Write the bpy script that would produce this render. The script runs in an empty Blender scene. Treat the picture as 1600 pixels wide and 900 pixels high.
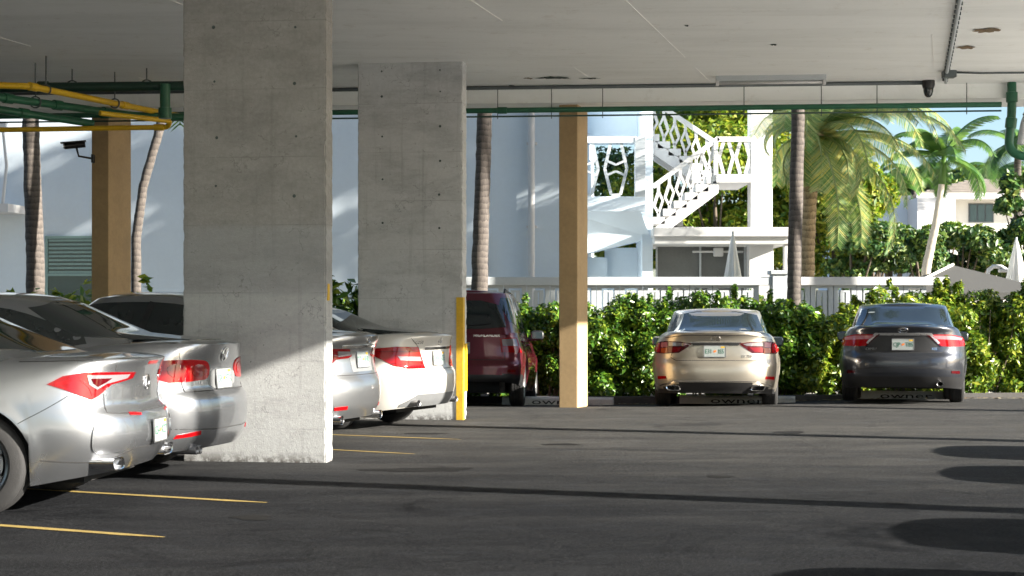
import bpy, bmesh, math, random
import numpy as np
from mathutils import Vector, Matrix
from mathutils.bvhtree import BVHTree
from mathutils.geometry import delaunay_2d_cdt

R = math.radians
S = bpy.context.scene
C = S.collection
random.seed(7)

# ------------------------------------------------------------------ camera
cam_d = bpy.data.cameras.new('camera')
cam = bpy.data.objects.new('camera', cam_d)
C.objects.link(cam)
cam.location = (0, 0, 1.35)
cam.rotation_euler = (R(90), 0, 0)
cam_d.sensor_width = 36.0
cam_d.lens = 36.0 * 2600 / 1600
cam_d.shift_y = 37 / 1600
cam_d.clip_start = 0.1
cam_d.clip_end = 2000
cam_d.dof.use_dof = True
cam_d.dof.focus_distance = 17.0
cam_d.dof.aperture_fstop = 5.0
S.camera = cam

# ------------------------------------------------------------------ sky, sun, exposure
SUN_EL, SUN_AZ = 20.2, 20.0                    # azimuth: degrees towards the camera side of +X
sv = Vector((math.cos(R(SUN_AZ)) * math.cos(R(SUN_EL)), -math.sin(R(SUN_AZ)) * math.cos(R(SUN_EL)), math.sin(R(SUN_EL))))
W = bpy.data.worlds.new('World'); S.world = W; W.use_nodes = True
nt = W.node_tree
sky = nt.nodes.new('ShaderNodeTexSky'); sky.sky_type = 'NISHITA'; sky.sun_disc = False
sky.sun_elevation = R(SUN_EL); sky.sun_rotation = R(90 + SUN_AZ)
sky.air_density = 1.0; sky.dust_density = 1.2; sky.ozone_density = 3.0
bg = nt.nodes['Background']; bg.inputs[1].default_value = 0.058
nt.links.new(sky.outputs[0], bg.inputs[0])
sun_d = bpy.data.lights.new('sun', 'SUN'); sun_d.energy = 5.0; sun_d.angle = R(0.55); sun_d.color = (1.0, 0.93, 0.82)
sun = bpy.data.objects.new('sun', sun_d); C.objects.link(sun)
sun.location = (30, -10, 25)
sun.rotation_euler = (-sv).to_track_quat('-Z', 'Y').to_euler()
S.view_settings.view_transform = 'Standard'
S.view_settings.look = 'None'
S.view_settings.exposure = 2.2
S.view_settings.gamma = 1.0
S.view_settings.use_curve_mapping = False
S.render.engine = 'CYCLES'
S.cycles.use_denoising = True
S.cycles.max_bounces = 10
S.cycles.diffuse_bounces = 6
S.cycles.sample_clamp_indirect = 6.0

# ------------------------------------------------------------------ materials
def lin(c):
    return tuple(((x / 255.0) / 12.92 if x / 255.0 <= 0.04045 else ((x / 255.0 + 0.055) / 1.055) ** 2.4) for x in c)

def new_mat(name):
    m = bpy.data.materials.new(name); m.use_nodes = True
    t = m.node_tree
    return m, t, t.nodes['Principled BSDF']

def setp(b, **k):
    for key, v in k.items():
        i = b.inputs[key.replace('_', ' ')]
        i.default_value = (*v, 1) if isinstance(v, tuple) and len(v) == 3 else v

def coords(t, scale=(1, 1, 1), kind='Object'):
    tc = t.nodes.new('ShaderNodeTexCoord'); mp = t.nodes.new('ShaderNodeMapping')
    mp.inputs['Scale'].default_value = scale
    t.links.new(tc.outputs[kind], mp.inputs[0])
    return mp.outputs[0]

def noise(t, vec, scale, detail=4, rough=0.6, dist=0.0):
    n = t.nodes.new('ShaderNodeTexNoise')
    n.inputs['Scale'].default_value = scale; n.inputs['Detail'].default_value = detail
    n.inputs['Roughness'].default_value = rough; n.inputs['Distortion'].default_value = dist
    if vec is not None: t.links.new(vec, n.inputs['Vector'])
    return n.outputs[0]

def ramp(t, fac, stops):
    r = t.nodes.new('ShaderNodeValToRGB')
    el = r.color_ramp.elements
    while len(el) < len(stops): el.new(0.5)
    for e, (p, c) in zip(el, stops):
        e.position = p; e.color = (*c, 1) if len(c) == 3 else c
    t.links.new(fac, r.inputs[0])
    return r.outputs[0]

def mix(t, fac, a, b, mode='MIX'):
    m = t.nodes.new('ShaderNodeMix'); m.data_type = 'RGBA'; m.blend_type = mode
    for sock, v in ((m.inputs[0], fac), (m.inputs[6], a), (m.inputs[7], b)):
        if isinstance(v, (int, float)): sock.default_value = v
        elif isinstance(v, tuple): sock.default_value = (*v, 1)
        else: t.links.new(v, sock)
    return m.outputs[2]

def maths(t, op, a, b=None):
    m = t.nodes.new('ShaderNodeMath'); m.operation = op
    for sock, v in zip(m.inputs, (a, b)):
        if v is None: continue
        if isinstance(v, (int, float)): sock.default_value = v
        else: t.links.new(v, sock)
    return m.outputs[0]

def bump(t, b, height, strength=0.3, dist=0.02):
    n = t.nodes.new('ShaderNodeBump'); n.inputs['Strength'].default_value = strength
    n.inputs['Distance'].default_value = dist
    t.links.new(height, n.inputs['Height']); t.links.new(n.outputs[0], b.inputs['Normal'])

def m_rough(name, col, var=0.25, scale=3.0, rough=0.85, bstr=0.2, bscale=40, metallic=0.0, kind='Object'):
    """painted or mineral surface: two-scale mottling and fine relief"""
    m, t, b = new_mat(name)
    v = coords(t, kind=kind)
    n1 = noise(t, v, scale, 6, 0.65); n2 = noise(t, v, scale * 9, 5, 0.7)
    f = mix(t, 0.45, n1, n2)
    c = ramp(t, f, [(0.3, tuple(x * (1 - var) for x in col)), (0.7, tuple(min(1, x * (1 + var * 0.6)) for x in col))])
    t.links.new(c, b.inputs['Base Color'])
    setp(b, Roughness=rough, Metallic=metallic)
    if bstr: bump(t, b, noise(t, v, bscale, 5, 0.7), bstr, 0.01)
    return m

def m_gloss(name, col, rough=0.3, metallic=0.0, coat=0.0, spec=0.5):
    m, t, b = new_mat(name)
    v = coords(t)
    n = noise(t, v, 6, 4, 0.6)
    c = ramp(t, n, [(0.25, tuple(x * 0.9 for x in col)), (0.75, tuple(min(1, x * 1.08) for x in col))])
    t.links.new(c, b.inputs['Base Color'])
    rr = ramp(t, noise(t, v, 22, 4, 0.7), [(0.3, (rough * 0.8,) * 3), (0.75, (min(1, rough * 1.35),) * 3)])
    t.links.new(rr, b.inputs['Roughness'])
    setp(b, Metallic=metallic)
    b.inputs['Coat Weight'].default_value = coat
    b.inputs['Coat Roughness'].default_value = 0.04
    b.inputs['Specular IOR Level'].default_value = spec
    return m

def m_paint(name, col, metallic=0.75, rough=0.34):
    """car paint: metal flake under clear coat, with road dust low down"""
    m, t, b = new_mat(name)
    v = coords(t)
    dn = noise(t, v, 1.3, 3, 0.5)
    c = ramp(t, dn, [(0.3, tuple(x * 0.96 for x in col)), (0.7, tuple(min(1, x * 1.03) for x in col))])
    c = mix(t, maths(t, 'MULTIPLY', ramp(t, dn, [(0.45, (0, 0, 0)), (0.8, (1, 1, 1))]), 0.03), c, (0.22, 0.19, 0.15))
    t.links.new(c, b.inputs['Base Color'])
    setp(b, Metallic=metallic)
    t.links.new(ramp(t, dn, [(0.35, (rough,) * 3), (0.8, (rough + 0.03,) * 3)]), b.inputs['Roughness'])
    b.inputs['Coat Weight'].default_value = 0.85
    b.inputs['Coat Roughness'].default_value = 0.05
    return m

def m_leaf(name, cols, trans=0.25, rough=0.45):
    m, t, b = new_mat(name)
    oi = t.nodes.new('ShaderNodeTexCoord')
    geo = t.nodes.new('ShaderNodeNewGeometry')
    c = ramp(t, geo.outputs['Random Per Island'], [(i / (len(cols) - 1) * 0.9 + 0.05, x) for i, x in enumerate(cols)])
    t.links.new(c, b.inputs['Base Color'])
    setp(b, Roughness=rough)
    tr = t.nodes.new('ShaderNodeBsdfTranslucent'); t.links.new(c, tr.inputs[0])
    ms = t.nodes.new('ShaderNodeMixShader'); ms.inputs[0].default_value = trans
    out = t.nodes['Material Output']
    t.links.new(b.outputs[0], ms.inputs[1]); t.links.new(tr.outputs[0], ms.inputs[2]); t.links.new(ms.outputs[0], out.inputs[0])
    return m

M = {}
# asphalt: dark, worn, patches polished by tyres, pale grit
m, t, b = new_mat('asphalt')
v = coords(t)
vs = coords(t, (0.35, 1.6, 1))
big = noise(t, vs, 0.9, 6, 0.65, 0.6)
mid = noise(t, v, 2.6, 6, 0.7)
fine = mix(t, 0.5, noise(t, v, 42, 5, 0.9), noise(t, v, 110, 3, 0.8))
c = ramp(t, big, [(0.30, (0.012, 0.0125, 0.014)), (0.5, (0.031, 0.031, 0.0315)), (0.70, (0.072, 0.069, 0.064))])
c = mix(t, 0.5, c, ramp(t, mid, [(0.32, (0.012, 0.012, 0.0135)), (0.68, (0.070, 0.067, 0.062))]))
c = mix(t, ramp(t, fine, [(0.525, (0, 0, 0)), (0.60, (0.8, 0.8, 0.8))]), c, (0.24, 0.235, 0.225))
c = mix(t, ramp(t, fine, [(0.41, (0.9, 0.9, 0.9)), (0.485, (0, 0, 0))]), c, (0.010, 0.010, 0.011))
scu = noise(t, coords(t, (0.8, 2.2, 1)), 1.7, 7, 0.75, 1.2)
c = mix(t, ramp(t, scu, [(0.54, (0, 0, 0)), (0.74, (0.6, 0.6, 0.6))]), c, (0.092, 0.095, 0.100))
oil = noise(t, v, 0.75, 5, 0.7, 0.8)
c = mix(t, ramp(t, oil, [(0.30, (0.75, 0.75, 0.75)), (0.40, (0, 0, 0))]), c, (0.017, 0.017, 0.018))
crk = t.nodes.new('ShaderNodeTexVoronoi'); crk.feature = 'DISTANCE_TO_EDGE'; crk.inputs['Scale'].default_value = 0.33
wv = t.nodes.new('ShaderNodeVectorMath'); wv.operation = 'ADD'
wn = t.nodes.new('ShaderNodeTexNoise'); wn.inputs['Scale'].default_value = 1.5; wn.inputs['Detail'].default_value = 6
t.links.new(v, wn.inputs['Vector']); t.links.new(v, wv.inputs[0]); t.links.new(wn.outputs['Color'], wv.inputs[1])
t.links.new(wv.outputs[0], crk.inputs['Vector'])
c = mix(t, ramp(t, crk.outputs['Distance'], [(0.0, (0.35, 0.35, 0.35)), (0.008, (0, 0, 0))]), c, (0.014, 0.014, 0.014))
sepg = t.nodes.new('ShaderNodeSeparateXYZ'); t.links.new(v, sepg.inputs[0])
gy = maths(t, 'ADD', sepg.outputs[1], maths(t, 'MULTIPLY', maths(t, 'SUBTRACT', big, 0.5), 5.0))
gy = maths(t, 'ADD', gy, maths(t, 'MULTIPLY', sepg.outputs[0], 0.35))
near_far_tone = ramp(t, maths(t, 'DIVIDE', gy, 24.0), [(0.46, (0.29, 0.30, 0.325)), (0.58, (0.48, 0.485, 0.495)), (0.80, (1.05, 1.02, 0.96))])  # asphalt darker near the camera, paler farther off
c = mix(t, 1.0, c, near_far_tone, 'MULTIPLY')
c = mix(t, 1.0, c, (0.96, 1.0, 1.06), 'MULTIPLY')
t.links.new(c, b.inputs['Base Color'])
t.links.new(ramp(t, mid, [(0.3, (0.62,) * 3), (0.7, (0.88,) * 3)]), b.inputs['Roughness'])
b.inputs['Specular IOR Level'].default_value = 0.03
bump(t, b, mix(t, 0.35, fine, mid), 0.7, 0.014)
M['asphalt'] = m

# board-marked concrete pier: raw grey above, thick pale paint below
def pier_material(name, z_raw, z_paint, k=1.0):
    m, t, b = new_mat(name)
    tc = t.nodes.new('ShaderNodeTexCoord'); v = tc.outputs['Object']
    sep = t.nodes.new('ShaderNodeSeparateXYZ'); t.links.new(v, sep.inputs[0])
    wob = noise(t, v, 5, 6, 0.75)
    zz = maths(t, 'ADD', sep.outputs[2], maths(t, 'MULTIPLY', maths(t, 'SUBTRACT', wob, 0.5), 0.16))
    n1 = noise(t, coords(t, (1, 1, 1.8)), 1.5, 7, 0.7)
    n2 = noise(t, v, 26, 6, 0.75)
    raw = ramp(t, mix(t, 0.4, n1, n2), [(0.3, (0.17, 0.17, 0.165)), (0.52, (0.26, 0.26, 0.252)), (0.72, (0.35, 0.35, 0.34))])
    pnt = ramp(t, mix(t, 0.5, n1, n2), [(0.3, (0.31, 0.32, 0.325)), (0.7, (0.43, 0.44, 0.44))])
    prm = ramp(t, mix(t, 0.5, n1, n2), [(0.3, (0.23 * k, 0.24 * k, 0.245 * k)), (0.7, (0.32 * k, 0.33 * k, 0.335 * k))])
    f1 = t.nodes.new('ShaderNodeMapRange'); f1.inputs[1].default_value = z_paint - 0.05; f1.inputs[2].default_value = z_paint + 0.05
    t.links.new(sep.outputs[2], f1.inputs[0])
    f2 = t.nodes.new('ShaderNodeMapRange'); f2.inputs[1].default_value = z_raw - 0.03; f2.inputs[2].default_value = z_raw + 0.03
    t.links.new(zz, f2.inputs[0])
    c = mix(t, f1.outputs[0], pnt, prm)
    c = mix(t, f2.outputs[0], c, raw)
    # cloudy pour bands and dirt near the ground
    bands = noise(t, coords(t, (0.5, 0.5, 1.5)), 1.3, 7, 0.72)
    c = mix(t, ramp(t, bands, [(0.48, (0, 0, 0)), (0.70, (0.5, 0.5, 0.5))]), c, (0.13, 0.13, 0.13))
    spl = noise(t, v, 9, 6, 0.8)
    lowz = t.nodes.new('ShaderNodeMapRange'); lowz.inputs[1].default_value = 0.10; lowz.inputs[2].default_value = 0.0
    t.links.new(sep.outputs[2], lowz.inputs[0])
    c = mix(t, maths(t, 'MULTIPLY', lowz.outputs[0], ramp(t, spl, [(0.42, (0, 0, 0)), (0.55, (1, 1, 1))])), c, (0.07, 0.065, 0.06))
    # drips and lift joints left by the formwork
    drip = noise(t, coords(t, (7, 7, 0.35)), 1.6, 5, 0.65)
    c = mix(t, ramp(t, drip, [(0.56, (0, 0, 0)), (0.74, (0.3, 0.3, 0.3))]), c, (0.13, 0.13, 0.125))
    jz = maths(t, 'ABSOLUTE', maths(t, 'SUBTRACT', maths(t, 'FRACT', maths(t, 'ADD', maths(t, 'DIVIDE', sep.outputs[2], 0.61), maths(t, 'MULTIPLY', wob, 0.02))), 0.5))
    c = mix(t, maths(t, 'MULTIPLY', ramp(t, jz, [(0.0, (0.34, 0.34, 0.34)), (0.012, (0, 0, 0))]), ramp(t, n1, [(0.44, (0, 0, 0)), (0.55, (1, 1, 1))])), c, (0.09, 0.09, 0.088))
    crk = t.nodes.new('ShaderNodeTexVoronoi'); crk.feature = 'DISTANCE_TO_EDGE'; crk.inputs['Scale'].default_value = 2.4
    wv = t.nodes.new('ShaderNodeVectorMath'); wv.operation = 'ADD'; wn = t.nodes.new('ShaderNodeTexNoise'); wn.inputs['Scale'].default_value = 4; wn.inputs['Detail'].default_value = 7
    t.links.new(v, wn.inputs['Vector']); t.links.new(v, wv.inputs[0]); t.links.new(wn.outputs['Color'], wv.inputs[1]); t.links.new(wv.outputs[0], crk.inputs['Vector'])
    c = mix(t, maths(t, 'MULTIPLY', ramp(t, crk.outputs['Distance'], [(0.0, (0.5, 0.5, 0.5)), (0.02, (0, 0, 0))]), ramp(t, n1, [(0.52, (0, 0, 0)), (0.56, (1, 1, 1))])), c, (0.075, 0.075, 0.072))
    pit = noise(t, v, 34, 2, 0.5)
    c = mix(t, ramp(t, pit, [(0.70, (0, 0, 0)), (0.74, (0.7, 0.7, 0.7))]), c, (0.09, 0.09, 0.09))
    t.links.new(c, b.inputs['Base Color'])
    setp(b, Roughness=0.88)
    cr = t.nodes.new('ShaderNodeTexVoronoi'); cr.feature = 'DISTANCE_TO_EDGE'; cr.inputs['Scale'].default_value = 7
    t.links.new(v, cr.inputs['Vector'])
    h = mix(t, 0.5, n2, noise(t, v, 70, 5, 0.8))
    bump(t, b, h, 0.55, 0.012)
    return m
M['pier'] = pier_material('pier_concrete', 2.12, 1.52)
M['pier_far'] = pier_material('pier_concrete_pale', 9.0, -1.0, 1.75)

# ceiling: off-white paint over board-cast slab, faint stains
m, t, b = new_mat('ceiling_paint')
v = coords(t)
st = noise(t, coords(t, (0.3, 1.6, 1)), 1.0, 7, 0.7, 0.4)
c = ramp(t, st, [(0.3, (0.77, 0.785, 0.77)), (0.55, (0.86, 0.875, 0.865)), (0.75, (0.89, 0.90, 0.89))])
c = mix(t, ramp(t, noise(t, v, 3.3, 8, 0.8), [(0.56, (0, 0, 0)), (0.74, (0.5, 0.5, 0.5))]), c, (0.50, 0.47, 0.41))
c = mix(t, ramp(t, noise(t, v, 13, 3, 0.6), [(0.74, (0, 0, 0)), (0.78, (0.6, 0.6, 0.6))]), c, (0.22, 0.20, 0.17))
t.links.new(c, b.inputs['Base Color']); setp(b, Roughness=0.75)
bump(t, b, noise(t, v, 14, 6, 0.75), 0.25, 0.02)
M['ceiling'] = m

M['seam'] = m_rough('seam_white', (0.86, 0.86, 0.84), 0.15, 8)
M['stucco_tan'] = m_rough('stucco_tan', (0.42, 0.295, 0.155), 0.22, 2.2, 0.9, 0.5, 70)
M['shade_blue_wall'] = m_rough('shade_blue_wall', (0.57, 0.65, 0.72), 0.06, 1.2, 0.8, 0.25, 60)  # blue of the sky-lit shade put into the base colour
M['white_trim'] = m_rough('white_trim', (0.54, 0.54, 0.54), 0.07, 4, 0.6, 0.15, 50)
M['rail_paint'] = m_rough('rail_paint', (0.42, 0.45, 0.47), 0.12, 4, 0.7, 0.25, 50)
M['cream_wall'] = m_rough('cream_wall', (0.68, 0.65, 0.58), 0.08, 1.5, 0.85, 0.2, 40)
M['green_pipe'] = m_rough('green_pipe', (0.018, 0.115, 0.060), 0.35, 6, 0.42, 0.15, 60)
M['dark_green'] = m_rough('dark_green_pipe', (0.012, 0.045, 0.030), 0.35, 6, 0.5, 0.15, 60)
M['yellow_pipe'] = m_rough('yellow_pipe', (0.66, 0.42, 0.012), 0.2, 6, 0.4, 0.12, 60)
M['yellow_paint'] = m_rough('yellow_paint', (0.58, 0.36, 0.02), 0.3, 5, 0.7, 0.3, 60)
M['line_paint'] = m_rough('line_paint', (0.27, 0.19, 0.045), 0.45, 9, 0.8, 0.2, 80)
M['stop_white'] = m_rough('stop_white', (0.66, 0.66, 0.63), 0.22, 7, 0.85, 0.3, 60)
M['lettering'] = m_rough('lettering_black', (0.02, 0.02, 0.022), 0.3, 20, 0.7, 0)
M['kerb'] = m_rough('kerb_concrete', (0.085, 0.08, 0.075), 0.3, 4, 0.9, 0.5, 50)
M['soil'] = m_rough('soil', (0.055, 0.040, 0.028), 0.5, 5, 0.95, 0.8, 30)
M['bounce_paving'] = m_rough('bounce_concrete', (0.66, 0.65, 0.62), 0.12, 1.5, 0.85, 0.2, 30)
M['deck'] = m_rough('pool_deck', (0.42, 0.40, 0.36), 0.2, 1.5, 0.85, 0.2, 30)
M['conduit'] = m_rough('conduit_grey', (0.07, 0.085, 0.09), 0.3, 6, 0.5, 0.1, 50)
M['black_plastic'] = m_rough('black_plastic', (0.012, 0.012, 0.013), 0.2, 8, 0.45, 0.1, 120)
M['grey_plastic'] = m_rough('grey_plastic', (0.13, 0.135, 0.14), 0.15, 8, 0.5, 0.1, 120)
M['rubber'] = m_rough('tyre_rubber', (0.018, 0.018, 0.019), 0.3, 12, 0.8, 0.3, 90)
M['rim'] = m_gloss('rim_alloy', (0.16, 0.165, 0.175), 0.3, 0.85)
M['rim_silver'] = m_gloss('rim_silver', (0.5, 0.5, 0.51), 0.3, 0.85)
M['chrome'] = m_gloss('chrome', (0.78, 0.78, 0.79), 0.1, 1.0)
M['steel'] = m_gloss('steel', (0.35, 0.35, 0.36), 0.35, 0.9)
M['under'] = m_rough('underbody', (0.010, 0.010, 0.010), 0.3, 6, 0.9, 0)
M['red_lens'] = m_gloss('red_lens', (0.15, 0.002, 0.004), 0.06, 0.0, 0.0, 0.45)
M['dark_red_lens'] = m_gloss('dark_red_lens', (0.06, 0.002, 0.004), 0.06, 0.0, 0.0, 0.45)
M['bright_red'] = m_gloss('bright_red_lens', (0.26, 0.002, 0.004), 0.06, 0.0, 0.0, 0.45)
M['pink_lens'] = m_gloss('pink_lens', (0.36, 0.13, 0.15), 0.08, 0.0, 0.0, 0.5)
M['clear_lens'] = m_gloss('clear_lens', (0.22, 0.20, 0.215), 0.08, 0.3, 0.0, 0.5)
M['orange_lens'] = m_gloss('orange_lens', (0.36, 0.07, 0.02), 0.08, 0.0, 0.0, 0.5)
M['plate'] = m_rough('plate_white', (0.27, 0.30, 0.295), 0.1, 30, 0.4, 0)
M['plate_ink'] = m_rough('plate_ink', (0.03, 0.13, 0.09), 0.2, 30, 0.5, 0)
M['plate_orange'] = m_rough('plate_orange', (0.72, 0.20, 0.04), 0.2, 30, 0.5, 0)
M['seam_dark'] = m_rough('panel_gap', (0.015, 0.015, 0.016), 0.2, 10, 0.8, 0)
M['car_glass'] = m_gloss('car_glass', (0.016, 0.022, 0.024), 0.03, 0.0, 0.0, 0.65)
M['glass'] = m_gloss('window_glass', (0.03, 0.06, 0.065), 0.06, 0.0, 0.3, 0.7)
M['screen_mesh'] = m_rough('screen_mesh', (0.13, 0.135, 0.13), 0.2, 2, 0.7, 0.1, 200)
M['blind'] = m_rough('blind_slat', (0.22, 0.33, 0.31), 0.1, 8, 0.6, 0)
M['canvas'] = m_rough('umbrella_canvas', (0.74, 0.72, 0.68), 0.1, 6, 0.9, 0.2, 90)
M['tent'] = m_rough('tent_canvas', (0.062, 0.062, 0.060), 0.08, 3, 0.85, 0.15, 60)
M['roof_tile'] = m_rough('roof_tile', (0.30, 0.27, 0.24), 0.3, 4, 0.9, 0.5, 20)
M['bark'] = m_rough('tree_bark', (0.12, 0.095, 0.07), 0.4, 5, 0.95, 0.7, 25)
M['trunk_pale'] = m_rough('palm_trunk_pale', (0.40, 0.36, 0.30), 0.25, 6, 0.9, 0.5, 30)

def trunk_mat(name, c0, c1, rings=9.0):
    m, t, b = new_mat(name)
    v = coords(t, (1, 1, 1))
    sep = t.nodes.new('ShaderNodeSeparateXYZ'); t.links.new(v, sep.inputs[0])
    zz = maths(t, 'ADD', maths(t, 'MULTIPLY', sep.outputs[2], rings), maths(t, 'MULTIPLY', noise(t, v, 4, 5, 0.7), 1.6))
    w = maths(t, 'FRACT', zz)
    n = noise(t, coords(t, (3, 3, 1)), 9, 6, 0.75)
    c = ramp(t, mix(t, 0.72, w, n), [(0.25, c0), (0.6, c1), (0.8, tuple(x * 1.3 for x in c1))])
    t.links.new(c, b.inputs['Base Color']); setp(b, Roughness=0.95)
    bump(t, b, mix(t, 0.7, w, n), 0.6, 0.02)
    return m
M['palm_dark'] = trunk_mat('palm_trunk_dark', (0.030, 0.026, 0.024), (0.105, 0.09, 0.08))
M['palm_brown'] = trunk_mat('palm_trunk_brown', (0.10, 0.065, 0.035), (0.40, 0.29, 0.17), 7)
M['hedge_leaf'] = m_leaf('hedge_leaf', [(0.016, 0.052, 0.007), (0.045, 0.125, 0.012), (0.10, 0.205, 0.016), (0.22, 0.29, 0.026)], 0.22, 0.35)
M['hedge_sunlit'] = m_leaf('hedge_leaf_sunny', [(0.035, 0.085, 0.008), (0.085, 0.165, 0.012), (0.16, 0.23, 0.016), (0.30, 0.32, 0.03)], 0.25, 0.35)  # yellower leaf for the right hedge, with sunlight brightness put in
M['yellow_leaf'] = m_leaf('yellow_green_leaf', [(0.050, 0.125, 0.010), (0.115, 0.205, 0.014), (0.22, 0.28, 0.020), (0.37, 0.37, 0.04)], 0.45, 0.5)
M['dark_leaf'] = m_leaf('dark_green_leaf', [(0.012, 0.048, 0.012), (0.034, 0.095, 0.020), (0.075, 0.155, 0.026), (0.18, 0.22, 0.035)], 0.2, 0.45)
M['palm_leaf'] = m_leaf('palm_leaf', [(0.030, 0.085, 0.015), (0.060, 0.145, 0.020), (0.110, 0.200, 0.030)], 0.3, 0.4)
M['date_leaf'] = m_leaf('date_palm_leaf', [(0.12, 0.23, 0.06), (0.24, 0.34, 0.11), (0.40, 0.45, 0.19), (0.55, 0.48, 0.12)], 0.5, 0.45)
M['blossom'] = m_leaf('orange_blossom', [(0.75, 0.14, 0.02), (0.85, 0.30, 0.04)], 0.2, 0.5)

P_ = {  # car paints
    'silver': m_paint('paint_silver', (0.31, 0.325, 0.35), 0.9, 0.26),
    'silver_cool': m_paint('paint_silver_cool', (0.33, 0.345, 0.37), 0.9, 0.25),
    'grey_silver': m_paint('paint_grey_silver', (0.30, 0.31, 0.325), 0.85, 0.3),
    'white': m_paint('paint_white', (0.50, 0.49, 0.46), 0.1, 0.35),
    'maroon': m_paint('paint_maroon', (0.115, 0.006, 0.018), 0.5, 0.3),
    'champagne': m_paint('paint_champagne', (0.42, 0.385, 0.325), 0.75, 0.33),
    'charcoal': m_paint('paint_charcoal', (0.032, 0.036, 0.046), 0.6, 0.28),
    'black': m_paint('paint_black', (0.012, 0.012, 0.014), 0.3, 0.25),
}

# ------------------------------------------------------------------ object helpers
def tag(o, label=None, cat=None, group=None, kind=None):
    if label: o['label'] = label
    if cat: o['category'] = cat
    if group: o['group'] = group
    if kind: o['kind'] = kind
    return o

def empty(name, loc=(0, 0, 0), rz=0.0):
    o = bpy.data.objects.new(name, None); C.objects.link(o)
    o.location = loc; o.rotation_euler = (0, 0, rz); o.empty_display_size = 0.2
    return o

def mesh_obj(name, verts, faces, mat, parent=None, smooth=False, mats=None, fm=None, sharp=None):
    me = bpy.data.meshes.new(name)
    me.from_pydata([tuple(v) for v in verts], [], faces)
    for mm in (mats or [mat]): me.materials.append(mm)
    if fm is not None: me.polygons.foreach_set('material_index', fm)
    if smooth:
        me.polygons.foreach_set('use_smooth', [True] * len(me.polygons))
        if sharp: me.set_sharp_from_angle(angle=R(sharp))
    me.update()
    o = bpy.data.objects.new(name, me); C.objects.link(o)
    if parent: o.parent = parent
    return o

class MB:
    """collects shapes into one mesh"""
    def __init__(s): s.v = []; s.f = []
    def add(s, vs, fs):
        n = len(s.v); s.v += [tuple(v) for v in vs]; s.f += [tuple(i + n for i in f) for f in fs]; return s
    def box(s, lo, hi, bev=0.0):
        (a, b_, c_), (d, e, f) = lo, hi
        if bev <= 0:
            vs = [(a, b_, c_), (d, b_, c_), (d, e, c_), (a, e, c_), (a, b_, f), (d, b_, f), (d, e, f), (a, e, f)]
            return s.add(vs, [(0, 3, 2, 1), (4, 5, 6, 7), (0, 1, 5, 4), (1, 2, 6, 5), (2, 3, 7, 6), (3, 0, 4, 7)])
        bm = bmesh.new()
        vs = [bm.verts.new(p) for p in [(a, b_, c_), (d, b_, c_), (d, e, c_), (a, e, c_), (a, b_, f), (d, b_, f), (d, e, f), (a, e, f)]]
        for q in [(0, 3, 2, 1), (4, 5, 6, 7), (0, 1, 5, 4), (1, 2, 6, 5), (2, 3, 7, 6), (3, 0, 4, 7)]: bm.faces.new([vs[i] for i in q])
        bmesh.ops.bevel(bm, geom=list(bm.edges), offset=bev, segments=2, affect='EDGES', profile=0.5)
        bm.verts.index_update()
        s.add([v.co[:] for v in bm.verts], [[v.index for v in f_.verts] for f_ in bm.faces]); bm.free()
        return s
    def tube(s, pts, r, n=10, caps=True):
        pts = [Vector(p) for p in pts]
        rs = r if isinstance(r, (list, tuple)) else [r] * len(pts)
        rings = []; up = None
        for i, p in enumerate(pts):
            d = (pts[min(i + 1, len(pts) - 1)] - pts[max(i - 1, 0)]).normalized()
            if up is None:
                up = Vector((0, 0, 1)) if abs(d.z) < 0.9 else Vector((1, 0, 0))
            a = d.cross(up).normalized(); b_ = a.cross(d).normalized(); up = b_
            rings.append([p + (a * math.cos(2 * math.pi * k / n) + b_ * math.sin(2 * math.pi * k / n)) * rs[i] for k in range(n)])
        vs = [q for rg in rings for q in rg]; fs = []
        for i in range(len(rings) - 1):
            for k in range(n):
                fs.append((i * n + k, i * n + (k + 1) % n, (i + 1) * n + (k + 1) % n, (i + 1) * n + k))
        if caps: fs += [tuple(range(n - 1, -1, -1)), tuple((len(rings) - 1) * n + k for k in range(n))]
        return s.add(vs, fs)
    def bar(s, p, q, w, h=None):
        """rectangular bar from p to q"""
        h = h or w; p = Vector(p); q = Vector(q); d = (q - p).normalized()
        up = Vector((0, 0, 1)) if abs(d.z) < 0.95 else Vector((0, 1, 0))
        a = d.cross(up).normalized() * w / 2; b_ = a.cross(d).normalized() * h / 2
        vs = [p - a - b_, p + a - b_, p + a + b_, p - a + b_, q - a - b_, q + a - b_, q + a + b_, q - a + b_]
        return s.add(vs, [(0, 3, 2, 1), (4, 5, 6, 7), (0, 1, 5, 4), (1, 2, 6, 5), (2, 3, 7, 6), (3, 0, 4, 7)])
    def prism(s, poly, y0, y1):
        """polygon in x,z swept along y"""
        n = len(poly)
        vs = [(x, y0, z) for x, z in poly] + [(x, y1, z) for x, z in poly]
        fs = [tuple(range(n)), tuple(range(2 * n - 1, n - 1, -1))] + [(i, i + n, (i + 1) % n + n, (i + 1) % n) for i in range(n)]
        return s.add(vs, fs)
    def lathe(s, prof, n=24, axis='z', c=(0, 0, 0)):
        """profile (r, h) around an axis"""
        vs = []
        for r, h in prof:
            for k in range(n):
                a = 2 * math.pi * k / n; x, y = r * math.cos(a), r * math.sin(a)
                vs.append((c[0] + x, c[1] + y, c[2] + h) if axis == 'z' else (c[0] + x, c[1] + h, c[2] + y))
        fs = []
        for i in range(len(prof) - 1):
            for k in range(n):
                q = (i * n + k, i * n + (k + 1) % n, (i + 1) * n + (k + 1) % n, (i + 1) * n + k)
                fs.append(q if axis == 'z' else q[::-1])
        return s.add(vs, fs)
    def build(s, name, mat, parent=None, smooth=False, sharp=None):
        return mesh_obj(name, s.v, s.f, mat, parent, smooth, sharp=sharp)

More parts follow.
